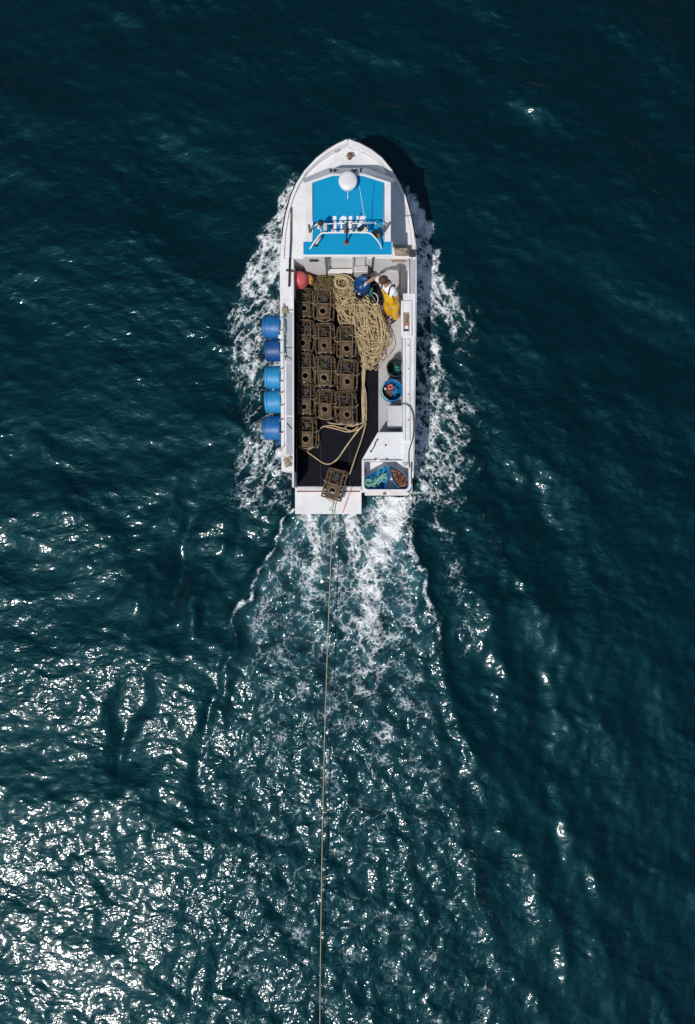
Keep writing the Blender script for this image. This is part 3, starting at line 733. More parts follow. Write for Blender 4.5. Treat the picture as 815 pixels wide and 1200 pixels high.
# port rail
pc = MB(); vs = []
pys = [303, 320, 350, 380, 415, 450, 485, 520, 552]
for py in pys:
    o_ = sheer(py, -1); z = o_.z
    vs += [(o_.x, o_.y, z), (xin, o_.y, z), (xin, o_.y, 0.42), (o_.x + 0.03, o_.y, 0.42)]
k4 = len(pys)
pc.add(vs, [(i * 4 + a, i * 4 + (a + 1) % 4, (i + 1) * 4 + (a + 1) % 4, (i + 1) * 4 + a) for i in range(k4 - 1) for a in range(4)])
pc.add(vs[-4:], [(0, 1, 2, 3)]); pc.add(vs[:4], [(3, 2, 1, 0)])
port = pc.build('port_rail', 'gel', boat, 0.012)
pd = MB()
def rail_z(y): return float(np.interp(-y, [-5.2, -4.6, 0.9], [1.29, 1.255, 1.206]))
xpad0, xpad1 = D(335.8, 0, 1.22).x, D(342.8, 0, 1.22).x
for a, b, dz in ((367, 425, 0.010), (426.5, 487, 0.010), (489, 533, 0.010)):
    y0, y1 = D(0, a, 1.23).y, D(0, b, 1.22).y
    zt = lambda p: rail_z(p[1]) + 0.012
    zb = lambda p: rail_z(p[1]) - 0.02
    MB().prism([(xpad0, y0), (xpad1, y0), (xpad1, y1), (xpad0, y1)], zb, zt).build('rail_pad', 'pad', port, 0.003)
lip = MB(); lip.prism([(xin - 0.035, D(0, 345, 1.24).y), (xin, D(0, 345, 1.24).y), (xin, D(0, 571, 1.2).y), (xin - 0.035, D(0, 571, 1.2).y)], 0.45, lambda p: rail_z(p[1]) + 0.025); lip.build('inner_lip', 'gel', boat, 0.006)
ob = MB(); ob.tube([D(332.3, 364, 1.27), D(332.3, 450, 1.24), D(332.6, 522, 1.23)], 0.017, 8); 
for py in (366, 400, 440, 480, 520): ob.tube([D(332.3, py, 1.26), D(333.5, py, 1.2)], 0.014, 6)
ob.build('lashing_bar', 'whitetube', port)
qb = MB().box2(D(331.5, 0, 1.24).x, D(342, 0, 1.24).x, D(0, 552.5, 1.24).y, D(0, 534.5, 1.24).y, 1.1, 1.225).build('rail_end_block', 'gel', boat, 0.012)
ub = MB()
for k in range(16):
    a = random.uniform(0, 6.28); c = D(random.uniform(334, 341.5), random.uniform(535.5, 549), 1.245)
    ub.box(c, (random.uniform(.02, .06), random.uniform(.015, .04), 0.025), a)
# starboard rail
sc_ = MB(); vs = []
pys = [344, 380, 415, 450, 485, 520, 541]
for py in pys:
    o_ = sheer(py, 1); z = o_.z
    vs += [(o_.x, o_.y, z), (xrin, o_.y, z), (xrin, o_.y, 0.42), (o_.x - 0.03, o_.y, 0.42)]
k4 = len(pys)
sc_.add(vs, [(i * 4 + (a + 1) % 4, i * 4 + a, (i + 1) * 4 + a, (i + 1) * 4 + (a + 1) % 4) for i in range(k4 - 1) for a in range(4)])
sc_.add(vs[-4:], [(3, 2, 1, 0)]); sc_.add(vs[:4], [(0, 1, 2, 3)])
star = sc_.build('starboard_rail', 'gel', boat, 0.012)
for p0, p1 in ((472.6, 475.3), (477.2, 480.6)):
    y0, y1 = D(0, 397, 1.26).y, D(0, 517, 1.24).y
    s2 = MB().prism([(D(p0, 0, 1.26).x, y0), (D(p1, 0, 1.26).x, y0), (D(p1, 0, 1.26).x, y1), (D(p0, 0, 1.26).x, y1)], lambda p: rail_z(p[1]) - 0.02, lambda p: rail_z(p[1]) + 0.035).build('rail_strip', 'gel', star, 0.006)
    if p0 > 476:
        for py in (405, 432, 462, 492): MB().lathe([(0.016, 0), (0.016, 0.008), (0, 0.01)], 8, Matrix.Translation((D(478.8, 0, 1.26).x, D(0, py, 1.27).y, rail_z(D(0, py, 1.27).y) + 0.036))).build('rail_bolt', 'rust', s2)
# open gate ahead of the rail: outer pipe and inner ledge
gp = MB().prism([D(480.3, 302, 1.3)[:2], D(487.2, 302, 1.3)[:2], D(487.2, 345, 1.25)[:2], D(481, 345, 1.25)[:2]], 0.45, lambda p: float(np.interp(p[1], [4.7, 5.5], [1.24, 1.34]))).build('gate_coaming', 'pad', boat, 0.03)
MB().tube([D(479, 304, 1.38), D(479, 345, 1.28)], 0.022, 8).build('gate_bar', 'whitetube', boat)
MB().box2(D(471, 0, .75).x, D(478, 0, .75).x, D(0, 346, .75).y, D(0, 309, .75).y, 0.45, 0.75).build('side_ledge', 'geldirty', boat, 0.01)
MB().box(D(483.5, 297, 1.40), (0.13, 0.14, 0.07)).build('gate_hinge', 'strap', boat, 0.01)
# hauler tray let into the rail
tr = MB(); zt = 1.30
x0, x1, y0, y1 = D(470.3, 0, zt).x, D(483, 0, zt).x, D(0, 394, zt).y, D(0, 352, zt).y
hx0, hx1, hy0, hy1 = D(473.3, 0, zt).x, D(480.3, 0, zt).x, D(0, 388, zt).y, D(0, 365.5, zt).y
tr.box2(x0, hx0, y0, y1, 1.14, zt); tr.box2(hx1, x1, y0, y1, 1.14, zt); tr.box2(hx0, hx1, y0, hy0, 1.14, zt - .002); tr.box2(hx0, hx1, hy1, y1, 1.14, zt - .002)
tray = tr.build('rail_tray', 'gel', boat, 0.012)
MB().box2(hx0, hx1, hy0, hy1, 1.255, 1.262).build('tray_well', 'wood', tray)
MB().tube(spline([D(477, 369, 1.28), D(478.4, 372, 1.28), D(476.6, 375, 1.28), D(477.8, 378, 1.28)], 4), 0.010, 6).build('tray_line', 'grope', tray)
MB().box(D(476.8, 383.6, 1.28), (0.075, 0.07, 0.03), 0.1).build('tray_block', 'gel', tray, 0.006)
MB().box(D(476.2, 386.5, 1.275), (0.085, 0.03, 0.025), 0.1).build('tray_wedge', 'dark', tray, 0.004)
MB().box(D(478, 380, 1.275), (0.05, 0.06, 0.025), 0.5).build('tray_pouch', 'red', tray, 0.006)

# stern: console, catch bin, lip, platform
ZC = 1.17
con = MB().prism([D(443.2, 506, ZC)[:2], D(472, 506, ZC)[:2], D(483, 506, ZC)[:2], D(483, 539, ZC)[:2], D(424, 539, ZC)[:2]], 0.45, ZC)
cons = con.build('stern_console', 'gel', boat, 0.02)
hk = MB().tube(spline([D(442.5, 515.5, ZC + .03), D(440, 519, ZC + .035), D(439, 523, ZC + .03), D(437, 526, ZC + .035), D(435, 529, ZC + .03)], 3), 0.012, 6)
hk.build('console_handle', 'strap', cons)
for px, py in ((442.6, 515.2), (434.8, 529.3), (452.3, 521.6)):
    MB().lathe([(0.022, 0), (0.022, 0.012), (0.01, 0.02), (0, 0.02)], 8, Matrix.Translation(D(px, py, ZC))).build('stud', 'strap', cons)
ZB = 1.19
def rrect(x0, x1, y0, y1, r, z, n=5, top_r=None):
    pts = []
    for cx, cy, a0, rad in ((x1, y1, 0, top_r if top_r is not None else r), (x0, y1, 90, top_r if top_r is not None else r), (x0, y0, 180, r), (x1, y0, 270, r)):
        sx_ = -1 if cx == x1 else 1; sy_ = -1 if cy == y1 else 1
        for k in range(n + 1):
            a = math.radians(a0 + 90 * k / n); pts.append(Vector((cx + sx_ * rad + rad * math.cos(a), cy + sy_ * rad + rad * math.sin(a), z)))
    return pts
bx0, bx1, by0, by1 = D(424.5, 0, ZB).x, D(482, 0, ZB).x, D(0, 576, ZB).y, D(0, 539.5, ZB).y
ring_o = rrect(bx0, bx1, by0, by1, 0.12, ZB, 5, 0.02); ring_i = rrect(bx0 + 0.05, bx1 - 0.05, by0 + 0.05, by1 - 0.02, 0.09, ZB, 5, 0.01)
bb = MB(); nr = len(ring_o); dn = lambda ps, z: [Vector((p.x, p.y, z)) for p in ps]
vs = dn(ring_o, 0.60) + ring_o + ring_i + dn(ring_i, 0.80)
bb.add(vs, [(l * nr + k, l * nr + (k + 1) % nr, (l + 1) * nr + (k + 1) % nr, (l + 1) * nr + k) for l in range(3) for k in range(nr)])
bb.add(dn(ring_i, 0.80), [tuple(range(nr))])
binn = bb.build('catch_bin', 'gel', boat, 0.01)
MB().tube([D(425.5, 539, ZB), D(470, 539, ZB)], 0.012, 6).build('bin_hinge', 'steel', binn)
for px in (440, 453.2): MB().box(D(px, 538.4, ZB + 0.01), (0.045, 0.035, 0.02)).build('hinge_plate', 'rust', binn, 0.004)
MB().box(D(428.3, 541.5, ZB - 0.12), (0.05, 0.11, 0.05)).build('bin_bracket', 'steel', binn, 0.006)
MB().box(D(427.5, 551.5, ZB - 0.16), (0.06, 0.10, 0.05)).build('bin_bracket', 'rust', binn, 0.006)
MB().lathe([(0.062, 0), (0.062, 0.03), (0.05, 0.042), (0, 0.042)], 20, Matrix.Translation(D(475, 543, ZB - 0.03))).build('filler_cap', 'pad', binn)
MB().prism([D(463, 539.5, ZB)[:2], D(481, 539.5, ZB)[:2], D(481, 549, ZB)[:2], D(474, 547, ZB)[:2]], ZB - 0.10, ZB - 0.025).build('bin_shelf', 'gel', binn, 0.01)
tl = MB().box2(D(428, 0, .85).x, D(479, 0, .85).x, D(0, 580.5, .85).y, D(0, 576.2, .85).y, 0.55, 0.86).build('transom_lip', 'geldirty', boat, 0.012)
MB().box(D(451, 578.5, 0.87), (0.07, 0.05, 0.03)).build('transom_latch', 'rust', tl, 0.006)
zp = 0.36
pl_ = MB().box2(D(346, 0, zp).x, D(424, 0, zp).x, D(0, 602.3, zp).y, cy0 + 0.015, 0.18, zp)
plat = pl_.build('stern_platform', 'gel', boat, 0.015)
MB().box2(D(346, 0, .5).x, D(423.5, 0, .5).x, cy0 - 0.055, cy0 + 0.02, 0.362, 0.51).build('deck_edge', 'geldirty', boat, 0.01)
MB().box2(D(348, 0, .4).x, D(422, 0, .4).x, D(0, 576.6, .37).y, D(0, 575.2, .37).y, 0.355, 0.372).build('platform_seam', 'rust', plat)
# wash hose along the starboard quarter
# ------------------------------------------------------------------ gear carried by the boat
hs = MB().tube(spline([D(466, 470.5, 0.98), D(470.5, 472.5, 1.2), D(474, 473.5, 1.30), D(479, 475.5, 1.31), D(483.5, 483, 1.27), D(485, 495, 1.24), D(484.3, 512, 1.24), D(480, 527, 1.24), D(479.3, 536, 1.235), D(480, 548, 1.22)], 6), 0.0125, 6).build('hose', 'hose')
tag(hs, 'thin dark hose running from the blue tub aft over the white starboard rail', 'hose')
bh = MB().tube([D(341.3, 243, 1.50), D(341, 280, 1.44), D(339.5, 312, 1.36), D(338.8, 336, 1.33)], [0.012, 0.016, 0.017, 0.014], 8)
rod = thing('fishing_rod', 'long thin dark rod lying clamped along the port side deck beside the cabin', 'rod', D(339.5, 312, 1.36))
bh.build('rod_blank', 'strap', rod)
MB().tube([D(339.9, 303, 1.385), D(338.9, 336, 1.335)], 0.021, 8).build('rod_grip', 'black', rod)
MB().box(D(340, 317.2, 1.345), (0.17, 0.035, 0.05), -0.12).build('rod_clamp', 'strap', rod, 0.006)

# blue drums lashed outside the port rail
def drum(px_out, px_in, py0, py1, mat, lab, z=0.95, tilt=0.0):
    s = S(z); rad = (py1 - py0) * s / 2; ln = (px_in - px_out) * s
    c = D(px_out, (py0 + py1) / 2, z)
    o = thing('drum_fender', lab, 'drum', (c.x, c.y, z), group='blue drums lashed along the port side')
    Mx = Matrix.Rotation(math.pi / 2, 4, 'Y') @ Matrix.Rotation(math.pi, 4, 'X')
    Mx = Matrix(((0, 0, 1, 0), (0, 1, 0, 0), (-1, 0, 0, 0), (0, 0, 0, 1)))       # axis along +x (inboard)
    def P(m): return m
    mb = MB(); r = rad
    prof = [(0.0, 0.035), (r * 0.80, 0.03), (r * 0.90, 0.0), (r * 0.955, 0.025), (r * 0.955, 0.055), (r * 0.935, 0.062), (r * 0.94, 0.075), (r * 0.985, ln * 0.6), (r, ln - 0.05), (r, ln), (r * 0.96, ln), (r * 0.9, 0.12), (0.0, 0.12)]
    mb.lathe(prof, 36, Mx); d = mb.build('drum_shell', mat, o, loc=(0, 0, 0))
    ri = MB(); ri.tube([Mx @ Vector((r * 1.0 * math.cos(a), r * 1.0 * math.sin(a), ln - 0.03)) for a in np.linspace(0, 2 * math.pi, 33)[:-1]], 0.012, 6, True); ri.build('drum_rim', mat, o, loc=(0, 0, 0))
    ro = MB(); ro.tube([Mx @ Vector((r * 0.958 * math.cos(a), r * 0.958 * math.sin(a), 0.058)) for a in np.linspace(0, 2 * math.pi, 33)[:-1]], 0.007, 6, True); ro.build('base_ring', mat, o, loc=(0, 0, 0))
    o.rotation_euler = (0, random.uniform(-.10, .02), random.uniform(-.07, .07))
    for sy in (-0.55, 0.5):
        lr = MB().tube(spline([(ln - 0.04, r * sy, r * 0.82), (ln + 0.02, r * sy, 0.33), (ln + 0.06, r * sy + 0.02, 0.30)], 4), 0.011, 5)
        lr.build('lashing', 'rope2', o, loc=(0, 0, 0))
    return o
drum(309.5, 331.5, 369, 397, 'drum1', 'royal blue drum lashed outside the port rail, foremost and farthest forward of five')
drum(312, 331.5, 397.5, 424.5, 'drum2', 'darkest blue drum of those outside the port rail, touching the royal blue one', 0.90)
drum(312, 331.5, 428.5, 456, 'drum3', 'light blue drum outside the port rail with a white gap forward of it')
drum(311.5, 331.5, 457.5, 485, 'drum3', 'light blue drum outside the port rail, between another light one and the sternmost drum')
drum(310.5, 331.5, 487.5, 516, 'drum1', 'sternmost blue drum outside the port rail, just ahead of the white fender')
fb_ = thing('fender', 'white rounded fender hanging outside the after end of the port rail', 'fender', D(329, 531, 1.0))
MB().lathe([(0.0, -0.2), (0.07, -0.19), (0.115, -0.10), (0.12, 0.02), (0.10, 0.13), (0.05, 0.19), (0.0, 0.2)], 20, Matrix.Translation(D(329.3, 530, 1.0))).build('fender_body', 'gel', fb_)
MB().tube([D(329.3, 529, 1.18), D(331.5, 524, 1.24), D(334, 522, 1.25)], 0.010, 6).build('fender_rope', 'rope2', fb_)
tag(MB().ball(D(328.6, 518, 0.8), (0.085, 0.09, 0.1)).build('float', 'drum2'), 'small dark blue ball float tucked between the last drum and the white fender', 'float')
for (px, py, lab) in ((329.3, 394.5, 'white cloth pad wedged where the two foremost blue drums meet'),):
    tag(MB().box(D(px, py, 1.2), (0.11, 0.08, 0.05), 0.05).build('cloth_pad', 'gel', bevel=0.012), lab, 'pad')
# green twine along the port rail
gt = MB()
for k in range(26):
    y = 368 + 52 * k / 25; pts = [D(334.3 + random.uniform(-1.2, 1.5), y + random.uniform(-3, 3), 1.27 + random.uniform(0, .03)) for _ in range(5)]
    gt.tube(spline(pts, 4), 0.0065, 4)

tag(gt.build('twine_tangle', 'grope'), 'dark green twine tangled along the port rail beside the foremost drums', 'twine')
for a, lb in (((335, 417, 342, 421), 'short green twine end across the grey rail pad at the after end of the tangle'), ((333, 408, 345, 407), 'green twine lying straight across the port rail beside the darkest drum'), ((336, 496, 342, 503), 'green twine end across the port rail beside the sternmost drum')):
    tag(MB().tube([D(a[0], a[1], 1.275), D(a[2], a[3], 1.27)], 0.008, 4).build('twine_end', 'grope'), lb, 'twine')
gt = MB()
for k in range(5):
    c0 = D(334.5, 363, 1.28); a = random.uniform(0, 6.28)
    gt.tube(spline([c0 + Vector((random.uniform(-.07, .07), random.uniform(-.08, .08), random.uniform(0, .03))) for _ in range(6)], 5), 0.010, 5)
gt.tube([D(332.5, 356, 1.29), D(334.5, 363, 1.29), D(339, 364, 1.29), D(343.5, 363, 1.29)], 0.011, 5)
tag(gt.build('knot', 'rope2'), 'knot of brown rope on the port rail just forward of the blue drums', 'rope')
gt = MB()
for k in range(12):
    c0 = D(random.uniform(335, 341), random.uniform(536, 549), 1.24)
    gt.tube(spline([c0 + Vector((random.uniform(-.05, .05), random.uniform(-.06, .06), random.uniform(0, .03))) for _ in range(5)], 4), 0.009, 5)
tag(gt.build('rope_scrap', 'rope2'), 'short ends of tan rope on the white after end of the port rail', 'rope')

# buoys by the cabin
b = thing('buoy', 'round red buoy lying against the port rail by the cabin corner', 'buoy', D(350, 328, 0.95))
cb = D(350, 328, 0.95)
MB().ball(cb, (0.205, 0.19, 0.19), 24, 14).build('buoy_ball', 'red', b)
MB().tube([cb + Vector((0.17 * math.cos(a) * 1.22, 0.17 * 1.13 * math.sin(a), -0.02)) for a in np.linspace(0, 6.283, 25)[:-1]], 0.012, 6, True).build('buoy_seam', 'red', b)
MB().lathe([(0.05, 0.15), (0.045, 0.2), (0.02, 0.22), (0, 0.22)], 12, Matrix.Translation(cb) @ Matrix.Rotation(-0.9, 4, 'Y')).build('buoy_lug', 'red', b)
b = thing('float', 'small faded orange float wedged between the red buoy and the heap of netting', 'float', D(363, 327.5, 0.7))
MB().ball(D(363, 327.5, 0.8), (0.085, 0.12, 0.10), 16, 10, Matrix.Rotation(0.5, 3, 'Z')).build('float_body', 'orange', b)
MB().tube([D(361, 324, 0.88), D(366, 331, 0.88)], 0.014, 6).build('float_cord', 'olive2', b)

# ------------------------------------------------------------------ lobster pots
def make_pot(label):
    W2, L2, H = 0.228 * random.uniform(.97, 1.02), 0.328 * random.uniform(.97, 1.02), 0.36 * random.uniform(.95, 1.05)
    o = thing('lobster_pot', label, 'lobster pot', (0, 0, 0), group='lobster pots stacked on deck')
    def arch(t, off=0.0):                                       # rounded-shoulder section, t in 0..1
        a = math.pi * (1 - t); ca, sa = math.cos(a), math.sin(a)
        e = 0.62
        return Vector(((W2 - off) * math.copysign(abs(ca) ** e, ca), 0, 0.05 + (H - 0.05 - off) * abs(sa) ** e))
    bf = MB()
    for sx in (-1, 1): bf.tube([(sx * W2, -L2, 0.03), (sx * W2, L2, 0.03)], 0.017, 6)
    for sy in (-1, 1): bf.tube([(-W2, sy * L2, 0.03), (W2, sy * L2, 0.03)], 0.017, 6)
    bf.build('base_frame', 'potframe', o, loc=(0, 0, 0))
    for k in range(5):
        y = -L2 + 0.07 + k * (2 * L2 - 0.14) / 4
        MB().box((0, y, 0.022), (2 * W2 - 0.04, 0.045, 0.014)).build('floor_slat', 'potnet', o, loc=(0, 0, 0))
    for y in (-L2, -0.005, L2 * 0.995):
        hp = MB().tube([arch(t, 0.016 if abs(y) > .1 else 0.0) + Vector((0, y, 0)) for t in np.linspace(0, 1, 15)], 0.0165 if abs(y) > .1 else 0.014, 6)
        hp.build('hoop', 'potframe', o, loc=(0, 0, 0))
    for t in (0.14, 0.36, 0.64, 0.86):
        p = arch(t, -0.006)
        pe = arch(t, 0.012)
        MB().tube([pe + Vector((0, -L2, 0)), p + Vector((0, -L2 * .8, 0)), p + Vector((random.uniform(-.018, .018), 0, random.uniform(-.012, .006))), p + Vector((0, L2 * .8, 0)), pe + Vector((0, L2, 0))], 0.015, 6).build('side_bar', 'potframe', o, loc=(0, 0, 0))
    # closed netting over the after half, with a round eye
    nm = MB(); hx, hy, hr = random.uniform(-.022, .022), -0.16 + random.uniform(-.025, .025), random.uniform(.066, .084)
    ang = [2 * math.pi * k / 20 for k in range(20)]; ztop = lambda x: None
    def zat(x):
        u = min(1.0, abs(x) / (W2 - 0.012)); ca = u ** (1 / 0.62); return 0.05 + (H - 0.062) * max(0.0, math.sqrt(max(0, 1 - ca * ca))) ** 0.62
    ex = W2 * 0.62
    inner = [(hx + hr * math.cos(a), hy + hr * math.sin(a)) for a in ang]
    def sq(a):
        c_, s_ = math.cos(a), math.sin(a); k = 1 / max(abs(c_) / ex, (abs(s_) / (L2 - 0.165 if s_ < 0 else 0.155)))
        return (hx + c_ * k, hy + s_ * k)
    outer = [sq(a) for a in ang]; mid = [((a[0] + b_[0]) / 2, (a[1] + b_[1]) / 2) for a, b_ in zip(inner, outer)]
    sag = lambda k_: random.uniform(-.016, .006) * k_
    vs = [(p[0], p[1], zat(p[0]) - 0.015 + sag(.4)) for p in inner] + [(p[0], p[1], zat(p[0]) + 0.004 + sag(1)) for p in mid] + [(p[0] * random.uniform(.9, 1.03), p[1], zat(p[0]) + sag(.5)) for p in outer]
    nm.add(vs, [(l * 20 + k, l * 20 + (k + 1) % 20, (l + 1) * 20 + (k + 1) % 20, (l + 1) * 20 + k) for l in range(2) for k in range(20)], True)
    for yy in (-L2 + 0.004, L2 - 0.006):                        # net ends
        es = [arch(t, 0.01) for t in np.linspace(0, 1, 13)]
        nm.add([(p.x, yy, p.z) for p in es] + [(0, yy + (0.05 if yy < 0 else -0.05), 0.15)], [(k, k + 1, 13) for k in range(12)], True)
    pn_ = nm.build('netting', 'potnet', o, loc=(0, 0, 0)); pn_['kind'] = 'stuff'
    nl = MB()                                                    # open net lattice of the fore half
    for t in np.linspace(0.05, 0.95, 8):
        nl.tube([arch(t, 0.004) + Vector((0, y, random.uniform(-.016, .002))) for y in (0.02, 0.12, 0.22, L2 - 0.01)], 0.0036, 4, caps=False)
    for y in np.linspace(0.05, L2 - 0.04, 4):
        nl.tube([arch(t, 0.004) + Vector((0, y + random.uniform(-.015, .015), random.uniform(-.016, .002))) for t in np.linspace(0.03, 0.97, 10)], 0.0036, 4, caps=False)
    for y in np.linspace(-L2 + 0.06, -0.05, 4):
        for ts in ((0.02, 0.1, 0.19), (0.81, 0.9, 0.98)): nl.tube([arch(t, 0.004) + Vector((0, y, random.uniform(-.010, .002))) for t in ts], 0.0036, 4, caps=False)
    nlo = nl.build('open_netting', 'potnet', o, loc=(0, 0, 0)); nlo['kind'] = 'stuff'
    MB().tube([(hx + hr * math.cos(a), hy + hr * math.sin(a), zat(hr) - 0.012) for a in ang], 0.014, 6, True).build('eye_ring', 'potring', o, loc=(0, 0, 0))
    fu = MB(); fu.lathe([(hr, zat(hr) - 0.015), (hr * 0.9, 0.22), (hr * 0.8, 0.10)], 16, Matrix.Translation((hx, hy, 0))); fu.build('entrance_funnel', 'dark', o, loc=(0, 0, 0))
    cf = MB().box((0, 0.01, 0.18), (2 * W2 - 0.06, 0.012, 0.28)); cf.build('parlour_curtain', 'potnet', o, loc=(0, 0, 0))
    bt = MB()
    for k in range(5):
        bt.ball((random.uniform(-.09, .09), random.uniform(.07, .27), random.uniform(.19, .27)), (random.uniform(.02, .035), random.uniform(.03, .07), .025), 8, 5, Matrix.Rotation(random.uniform(0, 3), 3, 'Z'))
    bt.ball((0, .17, .2), (.07, .09, .03), 8, 5)
    bt.build('bait_bag', 'bait', o, loc=(0, 0, 0))
    for sx in (-1, 1):
        MB().tube(spline([(sx * W2 * 0.8, -0.02, zat(W2 * 0.8)), (sx * (W2 + 0.02), 0.02, 0.28), (sx * (W2 + 0.045), 0.03 + random.uniform(-.03, .05), 0.26)], 4), 0.008, 5).build('bridle', 'rope2', o, loc=(0, 0, 0))
    MB().tube(spline([(-W2 * .8, -L2, 0.27), (-0.06, -L2 - 0.035, 0.25), (0.05, -L2 - 0.04, 0.24), (W2 * .8, -L2, 0.27)], 4), 0.009, 5).build('bridle', 'rope2', o, loc=(0, 0, 0))
    if random.random() < 0.6: MB().ball((random.uniform(-.05, .05), -L2 - .01, .33), (.02, .014, .012), 8, 5).build('tag', 'gel', o, loc=(0, 0, 0))
    # weed and clogged net strands
    wd = MB()
    for k in range(46):
        x_ = random.uniform(-W2 * .9, W2 * .9); y_ = random.uniform(-L2, L2); z_ = zat(x_) + 0.006
        if math.hypot(x_ - hx, y_ - hy) < .13: continue
        wd.tube(spline([(x_, y_, z_), (x_ + random.uniform(-.05, .05), y_ + random.uniform(-.06, .06), z_ + .01), (x_ + random.uniform(-.07, .07), y_ + random.uniform(-.08, .08), z_ - .004)], 3), random.uniform(.003, .008), 4)
    wo_ = wd.build('weed', random.choice(['olive', 'olive2', 'potframe']), o, loc=(0, 0, 0)); wo_['kind'] = 'stuff'
    return o
zpot = 0.515
POTS = [(356, 355, 'lobster pot in the port column, the foremost one, just abaft the red buoy'),
        (356.5, 393, 'lobster pot in the port column, second from the cabin, beside the foremost drum'),
        (357, 431, 'lobster pot in the port column, third from the cabin, beside the light blue drum'),
        (357.5, 467.5, 'lobster pot in the port column, second from the stern end of that column'),
        (359, 506, 'lobster pot standing alone at the stern end of the port column'),
        (380.5, 357, 'lobster pot at the front of the middle column, against the olive netting'),
        (381, 396, 'lobster pot in the middle column, second from the cabin'),
        (381.5, 435, 'lobster pot in the middle column, third from the cabin'),
        (381.5, 473, 'lobster pot at the stern end of the middle column, tan rope at its foot'),
        (406.5, 400.5, 'lobster pot at the front of the inner column, against the tan rope heap'),
        (407.5, 439.5, 'lobster pot in the middle of the inner column, beside the long rope bundle'),
        (406, 477, 'lobster pot at the stern end of the inner column, below the rope bundle')]
for i, (px, py, lab) in enumerate(POTS):
    o = make_pot(lab)
    c = D(px, py, 0.80); o.location = (c.x, c.y, zpot + random.uniform(0, 0.01)); o.rotation_euler = (random.uniform(-.02, .02), random.uniform(-.03, .03), random.uniform(-.05, .05)); o['label'] = lab
    k = random.uniform(0.97, 1.02); o.scale = (k, k * random.uniform(0.98, 1.02), k)
    if i in (3, 7): o.scale.x *= 1.0
o = make_pot(''); c = D(392.5, 567.5, 0.72); o.location = (c.x, c.y, 0.52); o.rotation_euler = (0, 0, math.radians(-15)); o['label'] = 'lobster pot tilted across the stern edge above the white platform'
o['group'] = 'lobster pots stacked on deck'

# ------------------------------------------------------------------ ropes
def rope_thing(name, mat, strands, lab, r=0.0165, n=6, cat='rope', kind=None):
    mb = MB()
    for s_ in strands: mb.tube(s_, r, n)
    o = mb.build(name, mat); tag(o, lab, cat)
    return o
axis = spline([(398, 330, 0), (406, 345, 0), (418, 362, 0), (430, 380, 0), (436, 398, 0), (434, 416, 0)], 10)
strands = []
for k in range(165):
    t = random.random() ** 0.9; a = axis[int(t * (len(axis) - 1))]
    wpx = float(np.interp(t, [0, .2, .45, .75, 1], [10, 17, 21, 17, 11]))
    cx_, cy_ = a.x + random.gauss(0, 0.35) * wpx * 0.55, a.y + random.gauss(0, 4)
    ra, rb_ = wpx * random.uniform(0.45, 1.0), wpx * random.uniform(0.5, 1.35)
    rot = random.gauss(0.5, 0.7); ph = random.uniform(0, 6.28); ext = random.uniform(3.2, 7.0)
    layer = k / 165
    pts = []
    for j in range(26):
        u = ph + ext * j / 25; ex_, ey_ = ra * math.cos(u), rb_ * math.sin(u)
        qx = cx_ + ex_ * math.cos(rot) + ey_ * math.sin(rot); qy = cy_ - ex_ * math.sin(rot) + ey_ * math.cos(rot)
        qx = min(max(qx, 391 + 0.10 * max(0, 345 - qy)), 458 + 3 * math.sin(k)); qy = max(qy, 323)
        edge = max(0.0, 1 - (((qx - a.x) / 30) ** 2))
        pts.append(D(qx, qy, 0.53 + 0.30 * layer * (0.35 + 0.65 * edge) + 0.03 * math.sin(3 * u + k)))
    strands.append(spline(pts, 2))
# long strands sweeping aft along the starboard side of the heap
for k in range(34):
    f = k / 33; x1_ = 418 + 34 * f + random.gauss(0, 4); ymid = 372 + random.gauss(0, 9)
    pts = [(404 + 22 * f + random.gauss(0, 2), 342 + random.gauss(0, 6)), (416 + 30 * f + random.gauss(0, 4), 356 + 8 * f + random.gauss(0, 5)), (x1_, ymid + 14 * f), (422 + 30 * f + random.gauss(0, 4), 400 + random.gauss(0, 7)),
           (424 + 20 * f * random.uniform(.5, 1), 420 + 10 * (f > .5) * random.random()), (424 + 5 * random.random(), 436 + random.gauss(0, 3)), (424 + 5.5 * f, 462), (425 + 5 * f, 492 + random.gauss(0, 2))]
    if random.random() < 0.55: pts = pts[:5] + [(pts[4][0] - 2, pts[4][1] + 4), (pts[4][0] - 6, pts[4][1] + 1), (pts[4][0] - 9, pts[4][1] - 8)]
    zz = [0.62, 0.78, 0.80, 0.74, 0.66, 0.60, 0.57, 0.56]
    strands.append(spline([D(p[0], p[1], z_ + 0.05 * math.sin(k * 2.1) + 0.02 * random.random()) for p, z_ in zip(pts, zz)], 6))
rope_thing('rope_heap', 'rope', strands, 'big heap of tan rope in loose coils beside the pots, trailing aft as a bundle', 0.0095)
# small loop that stands over the netting
strands = []
for k in range(5):
    c0 = (403 + random.gauss(0, 3), 331 + random.gauss(0, 2)); r0 = random.uniform(6, 11); p0 = random.uniform(0, 6)
    strands.append(spline([D(c0[0] + r0 * math.cos(p0 + u), c0[1] + r0 * .8 * math.sin(p0 + u), 0.86 + 0.03 * k) for u in np.linspace(0, 5.4, 14)], 3))
strands.append(spline([D(395, 333, .82), D(394, 325, .88), D(401, 322, .92), D(411, 325, .9), D(418, 334, .86), D(421, 342, .8)], 6))
rope_thing('rope_coil', 'rope', strands, 'loose open loops of tan rope lying over the netting by the cabin door', 0.0135)
